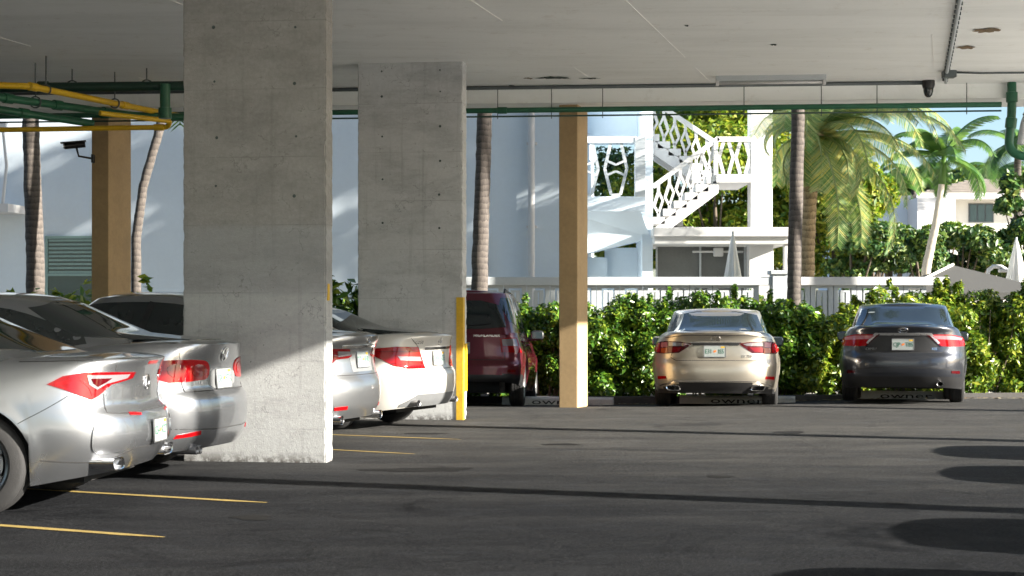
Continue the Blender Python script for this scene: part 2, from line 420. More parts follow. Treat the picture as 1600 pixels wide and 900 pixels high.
def copy_tree(o, parent=None):
    c_ = o.copy(); C.objects.link(c_); c_.parent = parent
    for ch in list(o.children): copy_tree(ch, c_)
    return c_

def text_geo(s, size, depth=0.0, res=2, shear=0.0):
    cu = bpy.data.curves.new('t', 'FONT'); cu.body = s; cu.size = size; cu.extrude = depth; cu.resolution_u = res
    cu.align_x = 'CENTER'; cu.align_y = 'CENTER'; cu.shear = shear
    o = bpy.data.objects.new('t', cu); C.objects.link(o)
    bpy.context.view_layer.update()
    me = o.to_mesh()
    vs = [v.co.copy() for v in me.vertices]; fs = [tuple(p.vertices) for p in me.polygons]
    o.to_mesh_clear(); bpy.data.objects.remove(o); bpy.data.curves.remove(cu)
    return vs, fs

# ------------------------------------------------------------------ layout axes of the place
YAW = R(14.7)
U = Vector((math.cos(YAW), -math.sin(YAW), 0))     # along the rows of piers
V = Vector((math.sin(YAW), math.cos(YAW), 0))      # from the drive aisle towards the pool
def ground_z(x, y):
    st = 23.3 + 0.58 * min(3.4, max(0.0, x - 2.9))
    d = min(5.2, max(0.0, y - st))
    d = d - 0.35 * (1 - math.exp(-d / 0.35)) if d < 5.2 else d - 0.35
    return -0.05 * d
# ================================================================== ground, slab, piers
xs = list(np.arange(-30, 40.01, 2.0)); ys = list(np.arange(-12, 22.0, 3.0)) + list(np.arange(22.0, 31.5, 0.5)) + [36, 45, 60, 90, 150, 300, 600]
xs = [-600, -250, -90] + xs + [90, 250, 600]
vs = [(x, y, ground_z(x, y)) for y in ys for x in xs]
nx = len(xs)
fs = [(j * nx + i, j * nx + i + 1, (j + 1) * nx + i + 1, (j + 1) * nx + i) for j in range(len(ys) - 1) for i in range(nx - 1)]
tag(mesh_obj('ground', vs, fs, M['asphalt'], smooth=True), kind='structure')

def ground_sheet(name, pts, mat, lift, kind='structure'):
    vs = [(x, y, ground_z(x, y) + lift) for x, y in pts]
    return tag(mesh_obj(name, vs, [tuple(range(len(vs)))], mat), kind=kind)

# yellow stall lines
def stall_line(p, q, w=0.075):
    p, q = Vector((*p, 0)), Vector((*q, 0)); d = (q - p).normalized(); n = Vector((-d.y, d.x, 0)) * w / 2
    k = 24; vs = []; fs = []
    for i in range(k + 1):
        c_ = p.lerp(q, i / k)
        e = 0.35 if i == k else 1.0
        a = c_ + n * (e + random.uniform(-.18, .12)); b_ = c_ - n * (e + random.uniform(-.18, .12))
        vs += [(a.x, a.y, 0.004), (b_.x, b_.y, 0.004)]
    for i in range(k): fs.append((2 * i, 2 * i + 1, 2 * i + 3, 2 * i + 2))
    tag(mesh_obj('parking_line', vs, fs, M['line_paint']), kind='structure')
stall_line((-8.6, 14.95), (-1.73, 11.74))
stall_line((-8.4, 13.0), (-2.08, 9.94))
stall_line((-7.0, 20.6), (-0.54, 17.55))
stall_line((-6.9, 19.35), (-0.92, 15.75), 0.06)

right_x_ = lambda y: 6.65 + (y - 12.5) * math.tan(YAW)
def blot(cx, cy, rx, ry, mat, seed, n=40, lift=.003):
    rg = random.Random(seed); ph_ = [rg.uniform(0, 6.3) for _ in range(5)]
    vs = [(cx, cy, ground_z(cx, cy) + lift)]
    for k in range(n):
        a = 2 * math.pi * k / n; r_ = 1 + .18 * math.sin(2 * a + ph_[0]) + .14 * math.sin(3 * a + ph_[1]) + .09 * math.sin(5 * a + ph_[2]) + .07 * math.sin(9 * a + ph_[3]) + rg.uniform(-.05, .05)
        vs.append((cx + rx * r_ * math.cos(a), cy + ry * r_ * math.sin(a), ground_z(cx, cy) + lift))
    tag(mesh_obj('asphalt_patch', vs, [(0, k + 1, (k + 1) % n + 1) for k in range(n)], mat), kind='structure')
M['tar'] = m_rough('fresh_tar', (0.010, 0.010, 0.0105), 0.4, 6, 0.9, 0.8, 60)
M['oil'] = m_rough('oil_stain', (0.009, 0.009, 0.009), 0.4, 3, 0.9, 0.0, 90)
for k_ in ('oil', 'tar'): M[k_].node_tree.nodes['Principled BSDF'].inputs['Specular IOR Level'].default_value = 0.12
blot(-.80, 14.2, .42, .20, M['tar'], 1); blot(-.2, 12.6, .10, .09, M['oil'], 2); blot(.5, 16.9, .16, .12, M['oil'], 3); blot(1.7, 13.6, .09, .13, M['oil'], 4)
blot(-1.7, 10.9, .14, .12, M['oil'], 5); blot(3.1, 18.6, .2, .16, M['oil'], 6); blot(2.7, 11.7, .06, .08, M['oil'], 7); blot(-.95, 18.4, .2, .12, M['oil'], 8)
# planting bed behind the bays with a kerb
bed = [(-14, 28.55), (3, 28.45), (12, 28.9), (30, 29.5), (30, 31.3), (-14, 31.3)]
ground_sheet('planting_bed', bed, M['soil'], 0.05)
mb = MB()
kp = [(-14, 28.45), (3, 28.35), (12, 28.8), (30, 29.4)]
for a, b_ in zip(kp, kp[1:]):
    za, zb = ground_z(*a), ground_z(*b_)
    mb.bar((a[0], a[1], za + 0.04), (b_[0], b_[1], zb + 0.04), 0.16, 0.2)
tag(mb.build('kerb', M['kerb']), kind='structure')
dk = [(-40, 31.6), (60, 31.6), (60, 75), (-40, 75)]
ground_sheet('pool_deck', dk, M['deck'], 0.02)
pv = [(right_x_(6.0) - 1.4, 6.0), (39, 6.0), (39, 21.8), (right_x_(21.8) - 1.4, 21.8)]
ground_sheet('bounce_paving', pv, M['bounce_paving'], 0.012)  # unseen pale paving added to bounce sunlight onto the ceiling
ground_sheet('bounce_apron', [(-29, -11.5), (39, -11.5), (39, 5.9), (-29, 5.9)], M['bounce_paving'], 0.012)  # unseen apron added behind the camera as a further sunlight reflector

# ceiling slab with edge beam
H1, H2 = 4.47, 4.27
def slab_edge(y0=23.35, x0=0.93, ang=5.0):
    return lambda x, dy=0.0: y0 + dy - (x - x0) * math.tan(R(ang))
far = slab_edge()
def right_x(y): return 6.65 + (y - 12.5) * math.tan(YAW)
garage = empty('apartment_building_over_garage', (-8, 10, 4.4))
tag(garage, 'off-white concrete slab ceiling of the building over the open car park', 'building')
O = Vector((-8, 10, 4.4))
def sub(pts): return [tuple(Vector(p) - O) for p in pts]
yb = -9.0
ra = (right_x(yb), yb); rb = None
# where right edge meets far edge
yf = 22.0
for _ in range(20): yf = far(right_x(yf))
ybeam = -0.1
A = [(-22, yb), (right_x(yb), yb), (right_x(yf + ybeam), yf + ybeam), (-22, far(-22, ybeam))]
B = [(-22, far(-22, ybeam)), (right_x(yf + ybeam), yf + ybeam), (right_x(yf + .9), yf + .9), (-22, far(-22, 0.9))]
mb = MB()
def slab_prism(mb, poly, z0, z1):
    n = len(poly)
    vs = [(x, y, z0) for x, y in poly] + [(x, y, z1) for x, y in poly]
    mb.add(sub(vs), [tuple(range(n - 1, -1, -1)), tuple(range(n, 2 * n))] + [(i, (i + 1) % n, (i + 1) % n + n, i + n) for i in range(n)])
slab_prism(mb, A, H1, H1 + 0.45)
mb.build('ceiling_slab', M['ceiling'], garage)
mb = MB(); slab_prism(mb, B, H2, H1 + 0.45); mb.build('edge_beam', M['ceiling'], garage)
y9 = yf + ybeam - .004
mb = MB(); slab_prism(mb, [(right_x(yb) - .35, yb + .01), (right_x(yb) - .003, yb + .01), (right_x(y9) - .003, y9), (right_x(y9) - .35, y9)], H2 - .02, H1 + .01); mb.build('edge_beam', M['ceiling'], garage)  # unseen right-hand beam, added to lower the upper limit of the sunlight
mb = MB(); slab_prism(mb, [(-21.8, yb + .2), (right_x(yb + .2) - .5, yb + .2), (right_x(yf) - .5, yf + .2), (-21.8, far(-21.8, 0.3))], H1 + 0.46, 17.0)
mb.build('upper_storeys', M['cream_wall'], garage)
# board seams in the slab soffit (fins of grout running towards the pool)
def seam(x0, y0, x1, y1, w=0.012):
    k = 14; mbb = MB()
    for i in range(k):
        if random.random() < 0.5: continue
        a, b_ = i / k, (i + 0.97) / k
        p = Vector((x0 + (x1 - x0) * a, y0 + (y1 - y0) * a, H1 - 0.002)); q = Vector((x0 + (x1 - x0) * b_, y0 + (y1 - y0) * b_, H1 - 0.002))
        mbb.bar(p - O, q - O, w * random.uniform(.3, .9), 0.005)
    mbb.build('grout_seam', M['seam'], garage)
for xx in (-6.4, -3.4, -0.4, 1.15, 4.2):
    seam(xx - 1.5, 11.0, xx + 1.65, 23.0)
# paint lifted off the soffit
def peel(cx, cy, lx, ly, mat, name='peeled_patch'):
    n = 22; vs = [(cx, cy, H1 - .004)]
    for k in range(n):
        a = 2 * math.pi * k / n; r = random.uniform(.55, 1.1)
        vs.append((cx + lx * r * math.cos(a), cy + ly * r * math.sin(a), H1 - 0.004 - random.uniform(0, .012)))
    mesh_obj(name, sub(vs), [(0, (k + 1) % n + 1, k + 1) for k in range(n)], mat, garage)
M['peel_dark'] = m_rough('bare_concrete_stain', (0.06, 0.085, 0.08), 0.9, 12, 0.9, 0.6, 50)
M['peel_brown'] = m_rough('rust_stain', (0.20, 0.14, 0.08), 0.6, 12, 0.9, 0.6, 50)
peel(0.55, 22.15, 0.27, 0.13, M['peel_dark']); peel(0.22, 22.2, .08, .06, M['peel_brown']); peel(1.05, 22.2, 0.15, 0.05, M['peel_dark'])
peel(5.25, 18.4, 0.16, 0.16, M['peel_brown']); peel(5.35, 19.6, 0.13, 0.12, M['peel_brown'])
peel(1.9, 18.1, .03, .05, M['peel_dark']); peel(3.05, 19.4, .04, .05, M['peel_dark']); peel(0.0, 22.9, .04, .05, M['peel_dark'])

# wide concrete piers
def pier(name, corner, wid, thick, ang, mat, label, height=H1):
    """corner = right end of the face towards the aisle"""
    a = R(ang); u = Vector((math.cos(a), -math.sin(a), 0))
    root = empty(name, (corner[0], corner[1], 0), -a)
    tag(root, label, 'column', 'concrete piers of the car park')
    bm = bmesh.new()
    bmesh.ops.create_cube(bm, size=1)
    for v_ in bm.verts:
        v_.co = Vector(((v_.co.x - .5) * wid, (v_.co.y + .5) * thick, (v_.co.z + .5) * (height + .02) - .01))
    bmesh.ops.subdivide_edges(bm, edges=[e for e in bm.edges if abs(e.verts[0].co.z - e.verts[1].co.z) > 1], cuts=110, use_grid_fill=True)
    ed = [e for e in bm.edges if abs(e.verts[0].co.z - e.verts[1].co.z) > .01 and len({(round(f.normal.x), round(f.normal.y)) for f in e.link_faces}) > 1]
    bmesh.ops.bevel(bm, geom=ed, offset=0.012, segments=2, affect='EDGES')
    for v_ in bm.verts:
        k = math.sin(v_.co.z * 37.1 + v_.co.x * 5) * .5 + random.uniform(-1, 1)
        if abs(v_.co.x) < .05 or abs(v_.co.x + wid) < .05: v_.co.x += k * .0015 - (.009 * random.random() ** 4 * math.copysign(1, v_.co.x + wid / 2))
    me = bpy.data.meshes.new('shaft'); bm.to_mesh(me); bm.free(); me.materials.append(mat)
    o = bpy.data.objects.new('shaft', me); C.objects.link(o); o.parent = root
    # form-tie holes: small dark plugs set a little into the face
    for cx in (-wid * .22, -wid * .77):
        z = 1.95
        while z < height - .1:
            z += random.uniform(.40, .55)
            mb = MB(); r = random.uniform(.010, .016)
            mb.lathe([(0.0, -0.003), (r * .7, -0.004), (r, -0.0015), (r * 1.25, 0.004)], 9, 'y', (cx + random.uniform(-.02, .02), 0, min(z, height - .1)))
            mb.build('tie_hole', M['peel_dark'], root)
    return root
p1 = pier('concrete_pier', (-1.66, 14.85), 1.33, 0.24, 8.5, M['pier'], 'wide grey concrete pier nearest the camera, whitewashed below, beside the silver sedans')
p2 = pier('concrete_pier', (-0.62, 20.75), 1.34, 0.30, 9.0, M['pier_far'], 'pale concrete pier with a yellow corner guard beside the white sedan')
mb = MB(); mb.box((-0.012, 0.05, 1.45), (0.006, 0.11, 1.60)); mb.build('reflector_strip', M['yellow_paint'], p1)
mb = MB(); mb.box((-0.075, -0.010, 0.0), (0.010, 0.0, 1.53)); mb.box((0.0, 0.0, 0.0), (0.010, 0.12, 1.53)); mb.build('corner_guard', M['yellow_paint'], p2)
mb = MB(); mb.box((0.0, 0.17, 0.35), (0.022, 0.23, 0.95), 0.006); mb.build('guard_bracket', M['yellow_pipe'], p2)

# slim tan stucco columns at the slab edges
def tan_column(loc, label, along='v', w=0.27, d=0.68, ang=14.7, h=H2):
    root = empty('stucco_column', (loc[0], loc[1], ground_z(*loc) - .01), -R(ang))
    tag(root, label, 'column', 'tan stucco columns at the slab edge')
    x, y = (w, d) if along == 'v' else (d, w)
    mb = MB(); mb.box((-x / 2, -y / 2, 0), (x / 2, y / 2, h + .02 - ground_z(*loc)), 0.012); mb.build('shaft', M['stucco_tan'], root)
    return root
tan_column((0.88, 23.82), 'tan stucco column standing left of the gold sedan')
tan_column((-5.80, 24.1), 'tan stucco column at far left carrying the black security camera')
tan_column((-12.4, 24.6), 'tan stucco column beyond the left edge of the picture')
for i, (yy, lab) in enumerate([(10.45, 'tan stucco column beyond the right of the picture, nearest the camera'),
                               (16.65, 'tan stucco column beyond the right of the picture, in the middle of the row'),
                               (22.0, 'tan stucco column at the far right corner of the slab')]):
    tan_column((right_x(yy) - .4, yy), lab, 'u', 0.27, 0.68 if i < 2 else .4)

# ------------------------------------------------------------------ pipes and fittings under the slab
def thing_mesh(name, mb, mat, label, cat, group=None, smooth=False, sharp=None):
    return tag(mb.build(name, mat, None, smooth, sharp), label, cat, group)
def hanger(parent, x, y, z0, r=0.008, clevis=0.05, top=H1):
    mb = MB(); mb.tube([(x, y, z0 + clevis), (x, y, top)], r, 6)
    if clevis:
        mb.tube([(x + clevis * math.cos(a), y, z0 + clevis * math.sin(a)) for a in np.linspace(0, 2 * math.pi, 15)], 0.010, 6)
    o = mb.build('hanger', M['conduit'], parent, True, 40); return o

def elbow_path(pts, r=0.12, n=6):
    out = [Vector(pts[0])]
    for a, b_, c_ in zip(pts, pts[1:], pts[2:]):
        a, b_, c_ = Vector(a), Vector(b_), Vector(c_)
        p = b_ + (a - b_).normalized() * r; q = b_ + (c_ - b_).normalized() * r
        for k in range(n + 1):
            s_ = k / n; out.append(p * (1 - s_) ** 2 + b_ * 2 * s_ * (1 - s_) + q * s_ ** 2)
    out.append(Vector(pts[-1])); return out

def pipe_run(name, label, pts, r, mat, couplings=(), hangers=(), er=.12, group=None):
    root = empty(name, tuple(pts[0])); o = Vector(pts[0])
    tag(root, label, 'pipe', group)
    mb = MB(); mb.tube([p - o for p in elbow_path(pts, er)], r, 14); mb.build('pipe', mat, root, True, 50)
    for p in couplings:
        i, s_ = p; a, b_ = Vector(pts[i]), Vector(pts[i + 1]); d = (b_ - a).normalized(); c_ = a.lerp(b_, s_)
        mb = MB(); mb.tube([c_ - d * .07 - o, c_ - d * .066 - o, c_ + d * .066 - o, c_ + d * .07 - o], [r * 1.05, r * 1.28, r * 1.28, r * 1.05], 14); mb.build('coupling', mat, root, True, 40)
    for i, s_ in hangers:
        a, b_ = Vector(pts[i]), Vector(pts[i + 1]); c_ = a.lerp(b_, s_) - o
        hanger(root, c_.x, c_.y, c_.z, 0.009, r + .02, H1 - o.z)
    return root
pipe_run('yellow_pipe', 'long yellow pipe sloping away under the ceiling at upper left',
         [(-7.5, 19.6, 4.06), (-5.80, 20.0, 4.06), (-4.65, 23.0, 4.06), (-3.0, 26.0, 4.06)], .040, M['yellow_pipe'], [(1, .02), (1, .62)], [(1, .10), (1, .55)])
pipe_run('yellow_pipe', 'lower yellow pipe running level in front of the far left column',
         [(-8.5, 22.3, 3.76), (-4.55, 22.0, 3.79), (-4.5, 21.9, 3.86), (-5.25, 21.2, 3.88)], .034, M['yellow_pipe'], [(0, .97)], [], .05)
pipe_run('green_pipe', 'thick dark green pipe crossing level under the ceiling at upper left',
         [(-9, 21.6, 4.23), (-3.6, 21.25, 4.24)], .062, M['dark_green'], [(0, .55)], [(0, .62), (0, .80), (0, .96)])
pipe_run('green_pipe', 'green pipe with couplings running back below the dark green pipe',
         [(-6.35, 20.2, 3.2), (-6.35, 20.2, 3.97), (-5.1, 22.4, 3.99), (-3.2, 23.0, 4.0)], .050, M['green_pipe'], [(1, .12), (1, .45), (1, .8)], [(1, .3)], .14)
pipe_run('green_pipe', 'second green pipe slanting back beside the tan column',
         [(-6.9, 20.4, 3.92), (-5.6, 22.2, 3.86)], .05, M['green_pipe'], [(0, .5)], [])
pipe_run('green_pipe', 'short green drop pipe hanging beside the wide grey pier',
         [(-4.42, 21.2, 4.25), (-4.42, 21.2, 3.86)], .065, M['green_pipe'], [(0, .95)], [])
# rainwater pipe along the far edge of the slab
fa = lambda x: (x, far(x, -.20))
gz = 4.14
root = pipe_run('green_gutter_pipe', 'long green pipe hung along the far edge of the ceiling',
         [(*fa(-16), gz), (*fa(6.66), gz + .03)], .037, M['green_pipe'], [(0, .2), (0, .45), (0, .7)], [])
o0 = Vector((*fa(-16), gz))
mb = MB(); mb.tube([Vector((*fa(-16), gz - .085)) - o0, Vector((*fa(6.66), gz - .055)) - o0], .012, 8); mb.build('conduit', M['dark_green'], root, True)
for xx in (-4.5, -1.9, -.2, 0.55, 1.26, 3.2, 4.25, 5.0, 6.2):
    p = Vector((*fa(xx), 0))
    mb = MB(); mb.tube([(p.x - o0.x, p.y - o0.y, -.10), (p.x - o0.x, p.y - o0.y, H2 + .2 - gz)], .007, 6); mb.build('hanger', M['conduit'], root)
xe = 6.80; ye = far(xe, -.2)
pipe_run('green_downpipe', 'green drain pipe with curved elbow at the right end of the ceiling',
         [(xe, ye, H1), (xe, ye, 4.02), (xe - .06, ye, 3.50), (xe + .35, ye - .1, 3.42), (xe + 1.2, ye - .3, 3.42)], .060, M['green_pipe'], [(0, .45), (1, .2)], [], .2)
pipe_run('grey_vent_pipe', 'pale ribbed pipe rising beside the green drain elbow',
         [(xe + .42, ye - .25, 4.46), (xe + .1, ye - .25, 3.92), (xe + .05, ye - .25, 3.6)], .055, M['rail_paint'], [(0, .3), (0, .8)], [], .1)
# electrical conduits, junction box, dome camera
def thin_run(label, pts, r, mat=M['conduit'], extra=None):
    root = empty('conduit', tuple(pts[0])); o = Vector(pts[0]); tag(root, label, 'conduit')
    mb = MB(); mb.tube([Vector(p) - o for p in pts], r, 8); mb.build('tube', mat, root, True)
    return root, o
yc = lambda x: far(x, -.48)
thin_run('dark conduit running along the ceiling just before its far edge', [(-9, yc(-9), H1 - .03), (5.55, yc(5.55), H1 - .03)], .026)
r_, o_ = thin_run('studded conduit coming towards the camera on the right of the ceiling', [(5.85, yc(5.85), H1 - .03)] + [(5.85 - (23 - y) * .235 + .12, y, H1 - .03) for y in (22.0, 20, 18, 16, 14)], .022, M['rail_paint'])
for k in range(26):
    y = 22.3 - k * .28; x = 5.85 - (23 - y) * .235 + .12
    for s_ in (-1, 1):
        mb = MB(); mb.box((x + s_ * .035 - .011 - o_.x, y + s_ * .05 - .015 - o_.y, -.005), (x + s_ * .035 + .011 - o_.x, y + s_ * .05 + .015 - o_.y, .03)); mb.build('clip', M['conduit'], r_)
thin_run('thin dark conduit from the junction box to the right end of the ceiling', [(5.72, 21.55, H1 - .02), (6.1, 21.55, H1 - .03), (8.2, 21.45, H1 - .02)], .014)
mb = MB(); mb.box((-.08, -.08, -.09), (.08, .08, 0), .008)
o = thing_mesh('junction_box', mb, M['conduit'], 'small dark junction box on the ceiling conduit at right', 'box'); o.location = (5.66, 21.55, H1)
root = empty('dome_camera', (5.62, yc(5.62), H1)); tag(root, 'small black dome camera hanging under the ceiling at right', 'camera')
mb = MB(); mb.lathe([(0, 0), (.085, 0), (.085, -.06), (.075, -.10), (.0, -.10)], 20); mb.build('mount', M['black_plastic'], root, True, 35)
mb = MB(); mb.lathe([(.068, -.10), (.066, -.15), (.05, -.20), (.025, -.225), (0, -.23)], 20); mb.build('dome', M['car_glass'], root, True)
# unlit fluorescent fitting
root = empty('strip_light', (3.42, 22.0, H1), -R(5)); tag(root, 'unlit fluorescent strip light fixed to the ceiling', 'lamp')
mb = MB(); mb.prism([(-.72, 0), (-.72, -.05), (-.70, -.07), (.70, -.07), (.72, -.05), (.72, 0)], -.06, .06); mb.build('housing', M['rail_paint'], root)
for s_ in (-1, 1):
    mb = MB(); mb.box((s_ * .70 - .02, -.05, -.125), (s_ * .70 + .02, .05, -.06), .006); mb.build('tube_socket', M['white_trim'], root)
mb = MB(); mb.tube([(-.68, -.02, -.098), (.68, -.02, -.098)], .016, 10); mb.build('tube', M['white_trim'], root, True)
# bullet camera on the far left column
root = empty('security_camera', (-6.02, 23.6, 3.62)); tag(root, 'black bullet security camera on an arm from the left tan column', 'camera')
mb = MB(); d = Vector((-.97, -.2, -.12)).normalized(); p0 = Vector((-.02, -.05, .10)); mb.tube([p0, p0 + d * .28], .045, 14); mb.build('body', M['black_plastic'], root, True, 40)
mb = MB(); mb.bar(p0 + Vector((.01, 0, .045)), p0 + d * .34 + Vector((0, 0, .05)), .11, .018); mb.build('sunshield', M['black_plastic'], root)
mb = MB(); mb.tube([p0 + d * .27, p0 + d * .30], .038, 14); mb.build('lens', M['rim_silver'], root, True, 40)
mb = MB(); mb.tube([p0 + d * .12 + Vector((0, 0, -.04)), p0 + d * .09 + Vector((0, 0, -.16)), Vector((.08, 0, -.10))], .016, 8); mb.build('arm', M['black_plastic'], root, True)
mb = MB(); mb.box((.06, -.05, -.16), (.095, .05, -.04), .006); mb.build('wall_plate', M['black_plastic'], root)

# white wheel stops lettered for the owner
def wheel_stop(loc, ang, label, text=True):
    root = empty('wheel_stop', (loc[0], loc[1], ground_z(*loc)), -R(ang)); tag(root, label, 'wheel stop', 'white wheel stops in front of the parked cars')
    mb = MB()
    prof = [(-.075, 0), (-.07, .10), (-.045, .135), (.045, .135), (.07, .10), (.075, 0)]
    n = len(prof); vs = [(-.92, y, z) for y, z in prof] + [(.92, y, z) for y, z in prof]
    mb.add(vs, [tuple(range(n)), tuple(range(2 * n - 1, n - 1, -1))] + [(i, i + n, (i + 1) % n + n, (i + 1) % n) for i in range(n)])
    mb.build('block', M['stop_white'], root)
    vs, fs = text_geo('owner', .21, 0.001)
    vs = [(v_.x * 1.55, -.0775 + (v_.y + .055) * .045, .055 + v_.y * .62) for v_ in vs]
    mesh_obj('lettering', vs, fs, M['lettering'], root)
wheel_stop((0.75, 27.3), 12.0, 'white wheel stop lettered owner in front of the maroon vehicle')
wheel_stop((3.62, 26.75), 12.0, 'white wheel stop lettered owner under the gold sedan')
wheel_stop((6.6, 27.9), 12.0, 'white wheel stop lettered owner under the charcoal sedan')
# ================================================================== cars
def pchip(pts):
    x = np.array([p[0] for p in pts], float); y = np.array([p[1] for p in pts], float)
    h = np.diff(x); d = np.diff(y) / h; m_ = np.zeros(len(x))
    for i in range(1, len(x) - 1):
        if d[i - 1] * d[i] > 0:
            w1, w2 = 2 * h[i] + h[i - 1], h[i] + 2 * h[i - 1]
            m_[i] = (w1 + w2) / (w1 / d[i - 1] + w2 / d[i])
    m_[0], m_[-1] = d[0], d[-1]
    def f(q):
        q = np.clip(np.asarray(q, float), x[0], x[-1]); i = np.clip(np.searchsorted(x, q) - 1, 0, len(h) - 1)
        s_ = (q - x[i]) / h[i]
        return (y[i] * (1 + 2 * s_) * (1 - s_) ** 2 + h[i] * m_[i] * s_ * (1 - s_) ** 2 + y[i + 1] * s_ ** 2 * (3 - 2 * s_) + h[i] * m_[i + 1] * s_ ** 2 * (s_ - 1))
    return f

def resample(px, py, n):
    d = np.concatenate([[0], np.cumsum(np.hypot(np.diff(px), np.diff(py)))])
    q = np.linspace(0, d[-1], n)
    return np.interp(q, d, px), np.interp(q, d, py)

def ring_stack(rings, crown, lip=None):
    """rings: list of (x, y, z) half outlines rear centre -> front centre; closes left/right and caps the last one"""
    N = len(rings[0][0]); K = 2 * N - 2
    vs = []; fs = []
    for x, y, z in rings:
        for i in range(N): vs.append((x[i], y[i] if 0 < i < N - 1 else 0.0, z[i]))
        for i in range(N - 2, 0, -1): vs.append((x[i], -y[i], z[i]))
    for k in range(len(rings) - 1):
        for j in range(K):
            a, b_ = k * K + j, k * K + (j + 1) % K
            fs.append((a, a + K, b_ + K, b_))
    base = (len(rings) - 1) * K
    x, y, z = rings[-1]; Mx = 9
    rows = []
    for i in range(1, N - 1):
        row = [base + i]
        for m_ in range(1, Mx):
            s_ = 1 - 2 * m_ / Mx
            vs.append((x[i], y[i] * s_, z[i] + crown * (1 - s_ ** 2) * min(1.0, y[i] / .45)))
            row.append(len(vs) - 1)
        row.append(base + K - i)
        rows.append(row)
    for a, b_ in zip(rows, rows[1:]):
        for m_ in range(Mx): fs.append((a[m_], a[m_ + 1], b_[m_ + 1], b_[m_]))
    for m_ in range(Mx):
        fs.append((base, rows[0][m_ + 1], rows[0][m_]))
        fs.append((base + N - 1, rows[-1][m_], rows[-1][m_ + 1]))
    return vs, fs

def fix_normals(o):
    bm = bmesh.new(); bm.from_mesh(o.data); bmesh.ops.remove_doubles(bm, verts=bm.verts, dist=1e-5)
    bmesh.ops.recalc_face_normals(bm, faces=bm.faces); bm.to_mesh(o.data); bm.free(); o.data.update()

